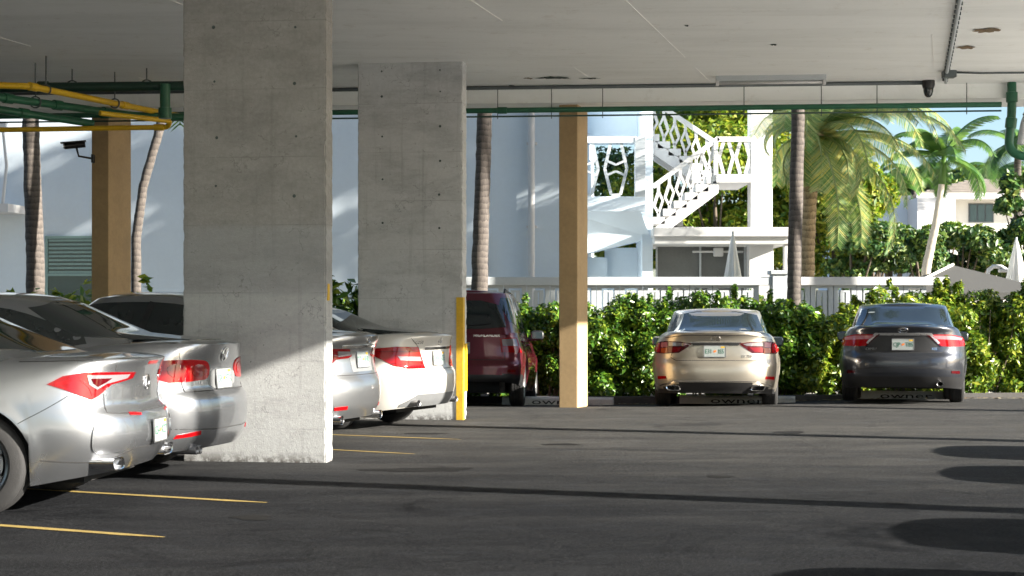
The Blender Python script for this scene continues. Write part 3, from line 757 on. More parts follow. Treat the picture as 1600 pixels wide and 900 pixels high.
class Car:
    def __init__(s, sp):
        s.sp = sp; s.hw = sp['W'] / 2
        s.root = empty(sp['name']); s.make_body()
    # ---- body shell
    def make_body(s):
        sp = s.sp; L, hw = sp['L'], s.hw
        ar, pr = sp.get('ar', 0.95), sp.get('pr', 3.0); af, pf = 1.3, 2.7
        ph = np.linspace(0, math.pi / 2, 400)
        rx = ar * (1 - np.cos(ph) ** (2 / pr)); ry = hw * np.sin(ph) ** (2 / pr)
        rx, ry = resample(rx, ry, 46)
        sx = np.arange(ar + .03, L - af - .01, .032); sy = np.full_like(sx, hw)
        fx = L - af * (1 - np.cos(ph[::-1]) ** (2 / pf)); fy = hw * np.sin(ph[::-1]) ** (2 / pf)
        fx, fy = resample(fx, fy, 50)
        ox = np.concatenate([rx, sx, fx]); oy = np.concatenate([ry, sy, fy]); s.ox, s.oy = ox, oy
        zs = pchip(sp['shoulder']); s.zs = zs
        zsill = sp.get('sill', .20); rear = pchip(sp['rear']); side = pchip(sp['side'])
        zb = pchip(sp.get('bottom', [(0, .27), (.5, .22), (1.6, .19), (L - 1.4, .19), (L - .5, .20), (L, .24)]))(ox)
        ra = sp['ra']; wz = sp['wr']
        s.axles = (sp['RO'], sp['RO'] + sp['WB'])
        for xa in s.axles:
            dx = np.abs(ox - xa); inside = dx < ra
            zb = np.where(inside, np.maximum(zb, wz + np.sqrt(np.maximum(0, ra ** 2 - dx ** 2))), zb)
        top = zs(ox); rings = []
        wr_ = np.clip(1 - ox / 0.85, 0, 1) ** 1.3; wf_ = np.clip(1 - (L - ox) / 1.2, 0, 1) ** 1.3
        front = pchip([(.2, .10), (.4, .0), (.6, .05), (.8, .35), (1.1, .6)])
        for t_ in np.concatenate([np.linspace(0, .9, 26), [.93, .955, .975, .99, 1.0]]):
            z = zb + (top - zb) * t_
            tau = (z - zsill) / (top - zsill)
            y = oy * side(tau)
            # slight flare round the wheel arches
            for xa in s.axles:
                r_ = np.hypot(ox - xa, z - wz); y = y + np.where(oy > hw * .8, .016 * np.exp(-((r_ - ra) / .05) ** 2), 0)
            x = ox + rear(z) * wr_ - front(z) * wf_
            rings.append((x, y, z))
        x0, y0, z0 = rings[0]
        lip = (x0 + .035 * wr_ - .035 * wf_, np.maximum(0, y0 - .045), z0 + .012)
        rings.insert(0, lip)
        lip2 = (lip[0] + .02 * wr_, np.maximum(0, lip[1] - .01), lip[2] + .10)
        rings.insert(0, lip2)
        v1, f1 = ring_stack(rings, sp.get('deck_crown', .03))
        nb = len(v1)
        # ---- greenhouse
        g = sp['gh']; H = sp['H']
        N = 110; rgs = []
        xpk = (g['rt'] + g['ft']) / 2 + .1
        roof = lambda x: H - g.get('arc', .035) * ((x - xpk) / ((g['ft'] - g['rt']) / 2)) ** 2
        ph = np.linspace(0, math.pi, 1200)
        tt = list(np.linspace(0, 1, 12)) + [1.02, 1.035]
        for t_ in tt:
            tc = min(t_, 1.0); ex = (t_ - tc)
            xr = g['rb'] + (g['rt'] - g['rb']) * tc - g.get('bulge', .03) * math.sin(math.pi * tc) + ex * 3.2
            xf = g['fb'] + (g['ft'] - g['fb']) * tc + .03 * math.sin(math.pi * tc) - ex * 3.2
            wv_ = g['wb'] + (g['wt'] - g['wb']) * tc ** 1.35 - ex * 1.6
            p = g.get('p', 5.0) - 1.2 * tc
            cs, sn = np.cos(ph), np.clip(np.sin(ph), 0, 1)
            a = (xf - xr) / 2; xm = (xf + xr) / 2
            px = xm - a * np.sign(cs) * np.abs(cs) ** (2 / p); py = wv_ * sn ** (2 / p)
            px, py = resample(px, py, N)
            # plan curvature of the screens
            py[0] = py[-1] = 0
            xb = g['rb'] + (px - xr) / (xf - xr) * (g['fb'] - g['rb'])
            zbase = zs(xb) - .03
            ztop = roof(px) - .05
            z = zbase + (ztop - zbase) * tc + (ex / .035) * .018
            rgs.append((px, py, z))
        v2, f2 = ring_stack(rgs, .034)
        vs = v1 + v2; fs = f1 + [tuple(i + nb for i in f) for f in f2]
        # lower valance in black plastic where the car has one
        tr = sp.get('trim'); fm = []
        for f in fs:
            c_ = np.mean([vs[i] for i in f], axis=0)
            fm.append(1 if tr and tr(c_[0], c_[1], c_[2]) else 0)
        s.body = mesh_obj('body', vs, fs, None, s.root, True, mats=[sp['paint'], M[sp.get('trim_mat', 'black_plastic')]], fm=fm)
        fix_normals(s.body); s.body.data.set_sharp_from_angle(angle=R(38))
        s.bvh = BVHTree.FromPolygons([Vector(v_) for v_ in vs], fs)
        s.roof = roof
        # underbody and wheel houses
        mb = MB(); mb.box((.34, -hw * .62, .20), (L - .3, hw * .62, .52))
        mb.box((s.axles[0] + ra, -hw * .88, .22), (s.axles[1] - ra, hw * .88, .5))
        mb.box((.30, -hw * .5, .30), (.60, hw * .5, .60))
        mb.build('underbody', M['under'], s.root)
        for xa in s.axles:
            for sd in (-1, 1):
                mb = MB(); n = 18
                vsx = []
                for yy in (hw * .93, hw - .42):
                    for k in range(n + 1):
                        a = math.pi * k / n; vsx.append((xa + (ra + .004) * math.cos(a), sd * yy, wz + (ra + .004) * math.sin(a)))
                fsx = [(k, k + 1, k + n + 2, k + n + 1) for k in range(n)] + [tuple(range(n + 1, 2 * n + 2))]
                mb.add(vsx, fsx); mb.build('wheel_liner', M['under'], s.root)
        s.wheels()
    def wheels(s):
        sp = s.sp; r = sp['wr']; w = .225; rr = r - .115 if r > .33 else r - .11
        tb = MB()
        pr = [(rr, -w / 2 + .015), (rr + .02, -w / 2), (r - .03, -w / 2 + .004), (r - .008, -w / 2 + .022)]
        gro = [-.06, -.02, .02, .06]; pr2 = []
        for g in gro: pr2 += [(r, g - .006), (r - .009, g - .004), (r - .009, g + .004), (r, g + .006)]
        pr = pr + pr2 + [(r - .008, w / 2 - .022), (r - .03, w / 2 - .004), (rr + .02, w / 2), (rr, w / 2 - .015)]
        tb.lathe(pr, 48, 'y')
        rb = MB()
        rb.lathe([(rr + .002, w / 2 - .012), (rr - .015, w / 2 - .02), (rr - .03, w / 2 - .05), (rr - .035, -w / 2 + .02)], 48, 'y')
        ns = sp.get('spokes', 5)
        for k in range(ns):
            a = 2 * math.pi * k / ns
            for da in (-.16, .16):
                p0 = (.055 * math.cos(a), w / 2 - .045, .055 * math.sin(a)); p1_ = ((rr - .02) * math.cos(a + da), w / 2 - .03, (rr - .02) * math.sin(a + da))
                rb.bar(p0, p1_, .028, .035)
        rb.lathe([(.001, w / 2 - .03), (.04, w / 2 - .03), (.065, w / 2 - .045), (.07, w / 2 - .08)], 24, 'y')
        db = MB(); db.lathe([(.07, .02), (rr - .06, .02), (rr - .06, -.02)], 32, 'y')
        first = None
        for xa in s.axles:
            for sd in (1, -1):
                e = empty('wheel', (xa, sd * (s.hw - .13), r)); e.parent = s.root
                if sd < 0: e.rotation_euler = (0, 0, math.pi)
                if first is None:
                    first = (tb.build('tyre', M['rubber'], e, True, 40), rb.build('rim', M[sp.get('rim', 'rim')], e, True, 35), db.build('brake_disc', M['steel'], e))
                else:
                    for o in first:
                        c_ = o.copy(); C.objects.link(c_); c_.parent = e
    # ---- surface-following pieces
    def frame(s, kind):
        if kind == 'rear': return lambda a, z: (Vector((-2, -a, z)), Vector((1, 0, 0)))
        if kind == 'left': return lambda a, z: (Vector((a, 4, z)), Vector((0, -1, 0)))
        if kind == 'top': return lambda a, x: (Vector((x, -a, 4)), Vector((0, 0, -1)))
        if kind == 'glass':    # looking forward and down at the rear screen
            return lambda a, z: (Vector((-2, -a, z)), Vector((1, 0, 0)))
        q = .70710678; cx = s.sp.get('cx', .10)
        def f(h, z):           # corner: h < 0 forward along the flank, h > 0 across the tail
            o = Vector((cx, s.hw - .05, z)) + Vector((-q, -q, 0)) * (h * q)
            return o - Vector((q, -q, 0)) * 3, Vector((q, -q, 0))
        return f
    def hit(s, kind, a, z):
        o, d = s.frame(kind)(a, z)
        loc, nor, i, dist = s.bvh.ray_cast(o, d)
        if loc is None:
            loc, nor, i, dist = s.bvh.find_nearest(o + d * 2.2)
        if nor.dot(d) > 0: nor = -nor
        return loc, nor
    def patch(s, name, kind, poly, mat, off=.004, res=.045, mirror=False, parent=None, round_=0, skirt=.006, label=None):
        pts = [Vector((p[0], p[1])) for p in poly]
        for _ in range(round_):
            q = []
            for a, b_ in zip(pts, pts[1:] + pts[:1]): q += [a.lerp(b_, .25), a.lerp(b_, .75)]
            pts = q
        bd = []
        for a, b_ in zip(pts, pts[1:] + pts[:1]):
            k = max(1, int((b_ - a).length / res))
            bd += [a.lerp(b_, i / k) for i in range(k)]
        nb = len(bd); allp = list(bd)
        x0, x1 = min(p.x for p in bd), max(p.x for p in bd); y0, y1 = min(p.y for p in bd), max(p.y for p in bd)
        def inside(p):
            c_ = False
            for a, b_ in zip(bd, bd[1:] + bd[:1]):
                if (a.y > p.y) != (b_.y > p.y) and p.x < (b_.x - a.x) * (p.y - a.y) / (b_.y - a.y) + a.x: c_ = not c_
            return c_
        for i in range(1, int((x1 - x0) / res)):
            for j in range(1, int((y1 - y0) / res)):
                p = Vector((x0 + i * res, y0 + j * res))
                if inside(p) and min((p - q).length for q in bd) > res * .45: allp.append(p)
        ed = [(i, (i + 1) % nb) for i in range(nb)]
        ov, oe, of, *_ = delaunay_2d_cdt(allp, ed, [], 1, 1e-6)
        of = [f for f in of if inside((ov[f[0]] + ov[f[1]] + ov[f[2]]) / 3)]
        vs = []; low = []
        for p in ov:
            l, n = s.hit(kind, p.x, p.y); vs.append(l + n * off); low.append(l - n * skirt)
        cnt = {}
        for f in of:
            for a, b_ in zip(f, f[1:] + f[:1]): cnt[(min(a, b_), max(a, b_))] = cnt.get((min(a, b_), max(a, b_)), 0) + 1
        n0 = len(vs); vs = vs + low; fs = [tuple(f) for f in of]
        for f in of:
            for a, b_ in zip(f, f[1:] + f[:1]):
                if cnt[(min(a, b_), max(a, b_))] == 1: fs.append((b_, a, a + n0, b_ + n0))
        # drop the unused low vertices by compacting
        used = sorted({i for f in fs for i in f}); mp = {u: k for k, u in enumerate(used)}
        vs = [vs[u] for u in used]; fs = [tuple(mp[i] for i in f) for f in fs]
        out = []
        for sgn in ((1, -1) if mirror else (1,)):
            vv = [(v_.x, v_.y * sgn, v_.z) for v_ in vs]; ff = fs if sgn > 0 else [f[::-1] for f in fs]
            pr_ = parent if not isinstance(parent, (list, tuple)) else parent[0 if sgn > 0 else 1]
            o = mesh_obj(name, vv, ff, mat, pr_ or s.root, True); fix_normals(o); o.data.set_sharp_from_angle(angle=R(40))
            if label: o['label'] = label
            out.append(o)
        return out
    def line(s, name, kind, pts, w, mat, off=.0015, mirror=False, closed=False, parent=None):
        """thin strip along a path on the body"""
        P2 = [Vector(p) for p in pts]; dense = []
        seq = list(zip(P2, P2[1:] + (P2[:1] if closed else [])))[:len(P2) if closed else len(P2) - 1]
        for a, b_ in seq:
            k = max(1, int((b_ - a).length / .035)); dense += [a.lerp(b_, i / k) for i in range(k)]
        if not closed: dense.append(P2[-1])
        H_ = [s.hit(kind, p.x, p.y) for p in dense]; n = len(H_); vs = []; fs = []
        for i, (l, nr) in enumerate(H_):
            a = H_[(i - 1) % n if closed else max(0, i - 1)][0]; b_ = H_[(i + 1) % n if closed else min(n - 1, i + 1)][0]
            d = (b_ - a).normalized(); sd = d.cross(nr).normalized() * w / 2
            vs += [l + sd + nr * off, l - sd + nr * off, l + sd - nr * .004, l - sd - nr * .004]
        rng = n if closed else n - 1
        for i in range(rng):
            a, b_ = 4 * i, 4 * ((i + 1) % n)
            fs += [(a, a + 1, b_ + 1, b_), (a, b_, b_ + 2, a + 2), (a + 1, a + 3, b_ + 3, b_ + 1)]
        for sgn in ((1, -1) if mirror else (1,)):
            vv = [(v_.x, v_.y * sgn, v_.z) for v_ in vs]; ff = fs if sgn > 0 else [f[::-1] for f in fs]
            o = mesh_obj(name, vv, ff, mat, parent or s.root, False); fix_normals(o)
    def stick(s, name, kind, a, z, vs, fs, mat, off=.003, parent=None, tilt=None, rx=None):
        """flat small shape (x right, y up, z out) laid on the body"""
        l, n = s.hit(kind, a, z)
        if kind == 'rear' or tilt is not None:
            n = Vector((n.x, n.y, n.z)).normalized() if tilt is None else Vector(tilt).normalized()
        up = Vector((0, 0, 1)); rt = up.cross(n).normalized(); up = n.cross(rt).normalized()
        vv = [l + rt * v_[0] + up * v_[1] + n * (v_[2] + off) for v_ in vs]
        o = mesh_obj(name, vv, fs, mat, parent or s.root); fix_normals(o); return o
    def text(s, txt, kind, a, z, size, mat=None, name='badge', wide=1.0):
        vs, fs = text_geo(txt, size, .0015)
        s.stick(name, kind, a, z, [(v_.x * wide, v_.y, v_.z) for v_ in vs], fs, mat or M['chrome'])
    def plate(s, a, z, txt, tilt=(-1, 0, .12), off=.012, orange=True):
        mb = MB(); w, h = .152, .078
        mb.box((-w, -h, -.004), (w, h, .004), .003)
        o = s.stick('licence_plate', 'rear', a, z, mb.v, mb.f, M['plate'], off, tilt=tilt)
        fr = MB()
        for q in ((-w - .006, -h - .006, w + .006, -h + .002), (-w - .006, h - .002, w + .006, h + .006), (-w - .006, -h, -w + .002, h), (w - .002, -h, w + .006, h)):
            fr.box((q[0], q[1], -.003), (q[2], q[3], .006))
        s.stick('plate_frame', 'rear', a, z, fr.v, fr.f, M['steel'], off, tilt=tilt, parent=o)
        for part, dx in zip(txt, (-.088, .088)):
            vs, fs = text_geo(part, .088, .0005)
            s.stick('plate_characters', 'rear', a, z, [(v_.x * .78 + dx, v_.y - .004, v_.z + .0055) for v_ in vs], fs, M['plate_ink'], off, tilt=tilt, parent=o)
        if orange:
            ob = MB()
            for dx, dy in ((-.007, -.003), (.009, .004)):
                ob.add([(dx, dy, .0055)] + [(dx + .013 * math.cos(k * math.pi / 6), dy + .015 * math.sin(k * math.pi / 6), .0055) for k in range(12)], [(0, k + 1, (k + 1) % 12 + 1) for k in range(12)])
            s.stick('plate_emblem', 'rear', a, z, ob.v, ob.f, M['plate_orange'], off, tilt=tilt, parent=o)
        st = MB(); st.box((.085, .048, .0045), (.14, .070, .0055)); s.stick('plate_sticker', 'rear', a, z, st.v, st.f, M['yellow_paint'], off, tilt=tilt, parent=o)
    def emblem(s, kind, a, z, r, frame='rear'):
        mb = MB()
        def ell(cx, cy, rx, ry, th=.08, n=28, a0=0, a1=2 * math.pi):
            mb.tube([(cx + rx * math.cos(q), cy + ry * math.sin(q), .004) for q in np.linspace(a0, a1, n)], r * th, 6)
        def ln(*p): mb.tube([(r * x, r * y, .004) for x, y in p], r * .09, 6)
        if kind == 'ring_star':
            ell(0, 0, r, r)
            for q in (90, 210, 330): ln((0, 0), (math.cos(R(q)), math.sin(R(q))))
        elif kind == 'ring_vw':
            ell(0, 0, r, r); ln((-.42, .86), (0, .08), (.42, .86)); ln((-.8, .45), (-.36, -.72), (0, -.05), (.36, -.72), (.8, .45))
        elif kind == 'ovals':
            ell(0, 0, r * 1.45, r); ell(0, r * .35, r * .95, r * .42); ell(0, 0, r * .42, r * .95)
        elif kind == 'oval_l':
            ell(0, 0, r * 1.4, r, .1); ln((.15, .9), (-.45, -.5), (.75, -.5)); 
        elif kind == 'square_h':
            ell(0, 0, r * 1.05, r * .95); ln((-.6, .7), (-.45, -.7)); ln((.6, .7), (.45, -.7)); ln((-.5, 0), (.5, 0))
        elif kind == 'ring_a':
            ell(0, 0, r, r); ln((-.55, -.8), (-.1, .75), (.1, .75), (.55, -.8)); ln((-.3, -.15), (.3, -.15))
        s.stick('emblem', frame, a, z, mb.v, mb.f, M['chrome'], .002)
    def exhaust(s, y, z, x=.02, w=.16, h=.07, skew=0.0, mat='chrome', round_=False, length=.22):
        n = 24; mb = MB(); vs = []
        l_, _n = s.hit('rear', -y, max(z + .10, .37)); x = max(x, l_.x - .03)
        def sec(xx, k): 
            o = []
            for i in range(n):
                a = 2 * math.pi * i / n; p = .55 if not round_ else 1.0
                c_, s_ = math.cos(a), math.sin(a)
                yy = math.copysign(abs(c_) ** p, c_) * w / 2 * k; zz = math.copysign(abs(s_) ** p, s_) * h / 2 * k
                o.append((xx, y + yy + zz * skew, z + zz))
            return o
        for xx, k in ((x + length, .92), (x + .02, 1.0), (x, 1.0), (x + .004, .86), (x + .12, .80)): vs += sec(xx, k)
        fs = [(i * n + k, i * n + (k + 1) % n, (i + 1) * n + (k + 1) % n, (i + 1) * n + k) for i in range(4) for k in range(n)]
        o = mesh_obj('exhaust_tip', vs, fs, M[mat], s.root, True, sharp=50); fix_normals(o)
        vs2 = sec(x + .10, .82); mesh_obj('exhaust_bore', vs2, [tuple(range(n))], M['under'], o)
    def side_glass(s, x0, x1, dz0=.035, top=.13, belt=None, trim='chrome', hatch=False):
        """left/right window band plus pillar lines"""
        g = s.sp['gh']; H = s.sp['H']
        zb_ = lambda x: float(s.zs(x)) + dz0
        rt, ft = g['rt'], g['ft']
        if hatch: pts = [(x0, zb_(x0)), (x1, zb_(x1)), (ft + .12, H - top - .05), (ft - .15, H - top), (rt + .35, H - top + .01), (x0 + .06, H - top - .02)]
        else: pts = [(x0, zb_(x0) + .01), (x0 + .35, zb_(x0 + .35)), (x1, zb_(x1)), (ft + .10, H - top - .05), (ft - .2, H - top), ((rt + ft) / 2, H - top + .015), (rt + .30, H - top - .015), (rt + .02, H - top - .085)]
        s.patch('side_window', 'left', pts, M['car_glass'], .004, .06, True, round_=1)
        if trim: s.line('window_trim', 'left', [(x0, zb_(x0) - .005), ((x0 + x1) / 2, zb_((x0 + x1) / 2) - .01), (x1, zb_(x1) - .01)], .018, M[trim], .006, True)
        xm = (x0 + x1) / 2 + .1
        s.line('door_pillar', 'left', [(xm, zb_(xm)), (xm - .12, H - top + .01)], .07, M['black_plastic'], .007, True)
        for xx, lo in ((xm + .02, .28), (x1 + .05, .30)):
            s.line('door_gap', 'left', [(xx, lo), (xx, zb_(xx) - .03)], .006, M['seam_dark'], .001, True)
        for xx in (xm + .16, xm - .95):
            for sgn in (1, -1):
                l, n = s.hit('left', xx, zb_(xx) - .16)
                mb = MB(); mb.tube([(xx + d_, sgn * (l.y + e_), l.z) for d_, e_ in ((-.10, -.005), (-.085, .03), (.085, .03), (.10, -.005))], .014, 8)
                mb.build('door_handle', s.sp['paint'], s.root, True)
    def mirrors(s, x=None, z=None, y=None):
        sp = s.sp; g = sp['gh']; x = x or g['fb'] - .62; z = z or float(s.zs(x)) + .09; y = y or s.hw
        for sd in (1, -1):
            mb = MB(); bm = bmesh.new(); bmesh.ops.create_uvsphere(bm, u_segments=16, v_segments=10, radius=1)
            for v_ in bm.verts:
                c_ = v_.co; c_.x = math.copysign(abs(c_.x) ** .7, c_.x) * .10; c_.y = math.copysign(abs(c_.y) ** .6, c_.y) * .11; c_.z = math.copysign(abs(c_.z) ** .65, c_.z) * .08
                if c_.x < 0: c_.x *= .45
                v_.co = c_ + Vector((x, sd * (y + .03), z))
            bm.verts.index_update()
            mb.add([v_.co[:] for v_ in bm.verts], [[v_.index for v_ in f.verts] for f in bm.faces]); bm.free()
            mb.tube([(x + .02, sd * (y + .05), z - .05), (x + .03, sd * (y - .12), z - .07)], .03, 8)
            e = mb.build('mirror', sp.get('mirror_paint', sp['paint']), s.root, True, 60)
            mg = MB(); mg.box((x - .052, sd * (y + .03) - .085, z - .055), (x - .046, sd * (y + .03) + .085, z + .055), .002); mg.build('mirror_glass', M['car_glass'], e)
    def put(s, loc, psi, pitch=0.0):
        s.root.matrix_world = Matrix.Translation(loc) @ Matrix.Rotation(psi, 4, 'Z') @ Matrix.Rotation(pitch, 4, 'Y')
        return s

SIDE = [(-.3, .90), (0, .925), (.12, .955), (.3, .985), (.48, 1.0), (.62, .998), (.72, .985), (.82, .962), (.9, .935), (.955, .905), (.985, .878), (1.0, .855)]
def mirror_pair(parts): return parts

# ------------------------------------------------------------------ silver sedan, nearest (arrow-shaped lamps)
c1 = Car(dict(name='silver_sedan', L=4.94, W=1.91, H=1.46, RO=.97, WB=2.87, wr=.345, ra=.40, paint=P_['silver'], ar=.95, pr=2.9, spokes=5, cx=.13,
    shoulder=[(0, 1.02), (.35, 1.045), (.9, 1.03), (1.6, .985), (2.6, .95), (3.6, .92), (4.3, .83), (4.94, .66)],
    rear=[(.2, .20), (.30, .10), (.36, .05), (.5, .0), (.64, .02), (.685, .05), (.72, .085), (.85, .085), (.97, .05), (1.02, .02), (1.06, .015)],
    side=SIDE, gh=dict(rb=.46, rt=1.38, fb=4.0, ft=3.05, wb=.85, wt=.66, arc=.05, p=5.6), deck_crown=.02,
    bottom=[(0, .28), (.3, .24), (.62, .20), (1.6, .17), (3.5, .17), (4.4, .18), (4.94, .22)]))
tag(c1.root, 'silver sedan at far left, nearest the camera, with dark red arrow-shaped tail lamps', 'car', 'cars parked in the covered row')
tl = c1.patch('taillight', 'corner', [(-.34, .872), (-.20, .925), (.0, .948), (.32, .945), (.66, .935), (.62, .895), (.30, .86), (.14, .79), (.06, .765), (-.06, .795), (-.20, .835)], M['red_lens'], .007, .03, True)
c1.patch('lamp_chevron', 'corner', [(.02, .928), (.56, .925), (.52, .90), (.24, .868), (.12, .83), (.04, .865)], M['clear_lens'], .011, .03, True, tl)
c1.patch('lamp_core', 'corner', [(.06, .905), (.30, .905), (.22, .875), (.13, .848), (.08, .87)], M['dark_red_lens'], .014, .03, True, tl)
c1.line('lamp_light_bar', 'corner', [(-.27, .87), (-.05, .905), (.04, .85), (.07, .795)], .016, M['bright_red'], .010, True)
c1.line('trunk_gap', 'corner', [(.20, .80), (.215, .675), (.55, .655)], .007, M['seam_dark'], .001, True)
c1.line('trunk_gap', 'rear', [(-.55, .668), (.55, .668)], .007, M['seam_dark'], .001)
c1.line('trunk_edge_gap', 'corner', [(.35, .95), (.36, 1.03)], .006, M['seam_dark'], .001, True)
c1.line('bumper_gap', 'corner', [(-.16, .80), (-.75, .55)], .006, M['seam_dark'], .001, True)
c1.patch('third_lamp', 'rear', [(-.10, 1.005), (.10, 1.005), (.10, .985), (-.10, .985)], M['bright_red'], .004, .03)
c1.patch('rear_reflector', 'rear', [(-.46, .668), (-.30, .655), (-.30, .64), (-.46, .65)], M['bright_red'], .005, .03, True)
c1.patch('side_vent', 'corner', [(.05, .62), (.16, .60), (.50, .60), (.50, .42), (.12, .40), (.02, .44)], P_['silver_cool'], .012, .03, True, round_=2)
c1.line('bumper_crease', 'corner', [(-.40, .375), (-.2, .36), (.15, .345), (.60, .42), (.9, .42)], .010, M['seam_dark'], .001, True)
c1.patch('rear_window', 'rear', [(-.72, 1.075), (.72, 1.075), (.68, 1.18), (.57, 1.375), (-.57, 1.375), (-.68, 1.18)], M['car_glass'], .004, .05, round_=1)
c1.side_glass(.98, 3.5, .03, .125)
c1.line('spoiler_gap', 'corner', [(-.5, 1.02), (.1, 1.028)], .006, M['seam_dark'], .001, True)
c1.plate(0.0, .52, ('GS4', 'K27'), (-1, 0, .04), .016)
c1.emblem('ring_a', 0, .86, .055)
c1.exhaust(.62, .335, .02, .25, .085, .5); c1.exhaust(-.62, .335, .02, .25, .085, -.5)
l, n = c1.hit('left', 1.15, .86)
c1.line('fuel_flap', 'left', [(1.15 + .075 * math.cos(q), .86 + .075 * math.sin(q)) for q in np.linspace(0, 6.0, 20)], .005, M['seam_dark'], .001, closed=True)
c1.mirrors()
c1.put((-2.50, 11.75, 0), R(180 - 3.5))

# ------------------------------------------------------------------ silver sedan with square red lamps
c2 = Car(dict(name='silver_sedan', L=4.63, W=1.78, H=1.52, RO=1.05, WB=2.65, wr=.325, ra=.375, paint=P_['silver_cool'], ar=.8, pr=3.0, cx=.12,
    shoulder=[(0, 1.085), (.3, 1.10), (.8, 1.075), (1.5, .99), (2.6, .95), (3.5, .93), (4.1, .84), (4.63, .70)],
    rear=[(.2, .16), (.27, .08), (.36, .02), (.55, .0), (.66, .015), (.70, .05), (.74, .075), (.9, .075), (1.03, .045), (1.09, .03)],
    side=SIDE, gh=dict(rb=.48, rt=1.45, fb=3.75, ft=2.85, wb=.73, wt=.54, arc=.04, p=4.6),
    bottom=[(0, .245), (.4, .22), (1.6, .19), (3.2, .19), (4.2, .2), (4.63, .24)]))
tag(c2.root, 'silver sedan beside the wide grey pier, with square bright red tail lamps', 'car', 'cars parked in the covered row')
tl = c2.patch('taillight', 'corner', [(-.24, .945), (.0, .968), (.35, .968), (.56, .955), (.62, .90), (.60, .82), (.50, .795), (-.14, .785)], M['bright_red'], .008, .03, True, round_=1)
c2.patch('lamp_lens', 'corner', [(-.02, .93), (.24, .935), (.22, .83), (.02, .825)], M['red_lens'], .012, .03, True, tl, round_=2)
c2.patch('lamp_lens', 'corner', [(.32, .93), (.55, .925), (.56, .83), (.32, .82)], M['red_lens'], .012, .03, True, tl, round_=2)
c2.line('trunk_gap', 'corner', [(.14, 1.07), (.16, .97)], .006, M['seam_dark'], .001, True)
c2.line('trunk_gap', 'rear', [(-.62, .80), (-.60, .71), (.60, .71), (.62, .80)], .008, M['seam_dark'], .001)
c2.patch('plate_recess', 'rear', [(-.30, .885), (.30, .885), (.27, .715), (-.27, .715)], M['grey_plastic'], .002, .04, round_=1)
c2.plate(0, .80, ('J5B', '9TX'), (-1, 0, .10), .014)
c2.emblem('ring_vw', 0, 1.0, .058)
c2.text('JETTA', 'rear', -.44, .775, .055)
c2.line('bumper_gap', 'corner', [(-.20, .80), (-.32, .70), (-.62, .62)], .006, M['seam_dark'], .001, True)
c2.line('bumper_crease', 'rear', [(-.80, .425), (-.3, .40), (.3, .40), (.80, .425)], .008, M['seam_dark'], .0005)
c2.patch('rear_reflector', 'corner', [(.10, .375), (.42, .40), (.42, .365), (.06, .345)], M['bright_red'], .006, .03, True)
c2.patch('rear_window', 'rear', [(-.63, 1.12), (.63, 1.12), (.58, 1.24), (.49, 1.43), (-.49, 1.43), (-.58, 1.24)], M['car_glass'], .004, .05, round_=1)
mb = MB(); mb.lathe([(0, 0), (.055, 0)], 16); c2.stick('window_sticker', 'rear', -.30, 1.155, [(v_[0], v_[1] * .6, 0) for v_ in mb.v], mb.f, M['plate'], .010)
c2.side_glass(.88, 3.25, .03, .12, trim=None)
c2.exhaust(.46, .235, .10, .065, .065, 0, 'steel', True); c2.exhaust(.38, .235, .10, .065, .065, 0, 'steel', True)
c2.mirrors()
c2.put((-2.33, 13.78, 0), R(180 - 12.5))

# ------------------------------------------------------------------ silver sedan half hidden behind the pier
c3 = Car(dict(name='silver_sedan', L=4.86, W=1.84, H=1.56, RO=1.08, WB=2.8, wr=.33, ra=.38, paint=P_['grey_silver'], ar=.9, pr=2.7, cx=.14,
    shoulder=[(0, 1.10), (.3, 1.115), (.8, 1.08), (1.6, 1.0), (2.7, .96), (3.6, .93), (4.3, .84), (4.86, .70)],
    rear=[(.2, .16), (.30, .08), (.40, .02), (.55, .0), (.66, .02), (.72, .06), (.9, .09), (1.0, .06), (1.04, .02), (1.11, .0)],
    side=SIDE, gh=dict(rb=.46, rt=1.5, fb=3.95, ft=3.0, wb=.75, wt=.56, arc=.045, p=4.6)))
tag(c3.root, 'silver sedan mostly hidden behind the wide grey pier, chrome exhaust showing', 'car', 'cars parked in the covered row')
tl = c3.patch('taillight', 'corner', [(-.30, .965), (.0, .99), (.60, .975), (.66, .90), (.58, .88), (.34, .87), (.22, .80), (-.06, .79)], M['red_lens'], .008, .03, True)
c3.patch('lamp_lens', 'corner', [(.36, .955), (.62, .95), (.63, .91), (.38, .895)], M['clear_lens'], .012, .03, True, tl)
c3.patch('chrome_trim', 'rear', [(-.46, 1.01), (.46, 1.01), (.46, .985), (-.46, .985)], M['chrome'], .008, .03)
c3.patch('plate_recess', 'rear', [(-.30, .97), (.30, .97), (.26, .74), (-.26, .74)], M['grey_plastic'], .002, .04)
c3.plate(0, .86, ('D71', '4HR'), (-1, 0, .12), .014)
c3.emblem('square_h', 0, 1.055, .045)
c3.line('trunk_gap', 'rear', [(-.62, .79), (-.56, .71), (.56, .71), (.62, .79)], .008, M['seam_dark'], .001)
c3.patch('rear_reflector', 'corner', [(.28, .40), (.52, .405), (.52, .37), (.28, .365)], M['bright_red'], .006, .03, True)
c3.patch('rear_window', 'rear', [(-.64, 1.135), (.64, 1.135), (.59, 1.26), (.50, 1.465), (-.50, 1.465), (-.59, 1.26)], M['car_glass'], .004, .05, round_=1)
c3.side_glass(.90, 3.45, .03, .12)
c3.exhaust(.52, .27, .04, .10, .09, 0, 'chrome', True); c3.exhaust(-.52, .27, .04, .10, .09, 0, 'chrome', True)
c3.mirrors()
c3.put((-1.46, 17.05, 0), R(180 - 17))

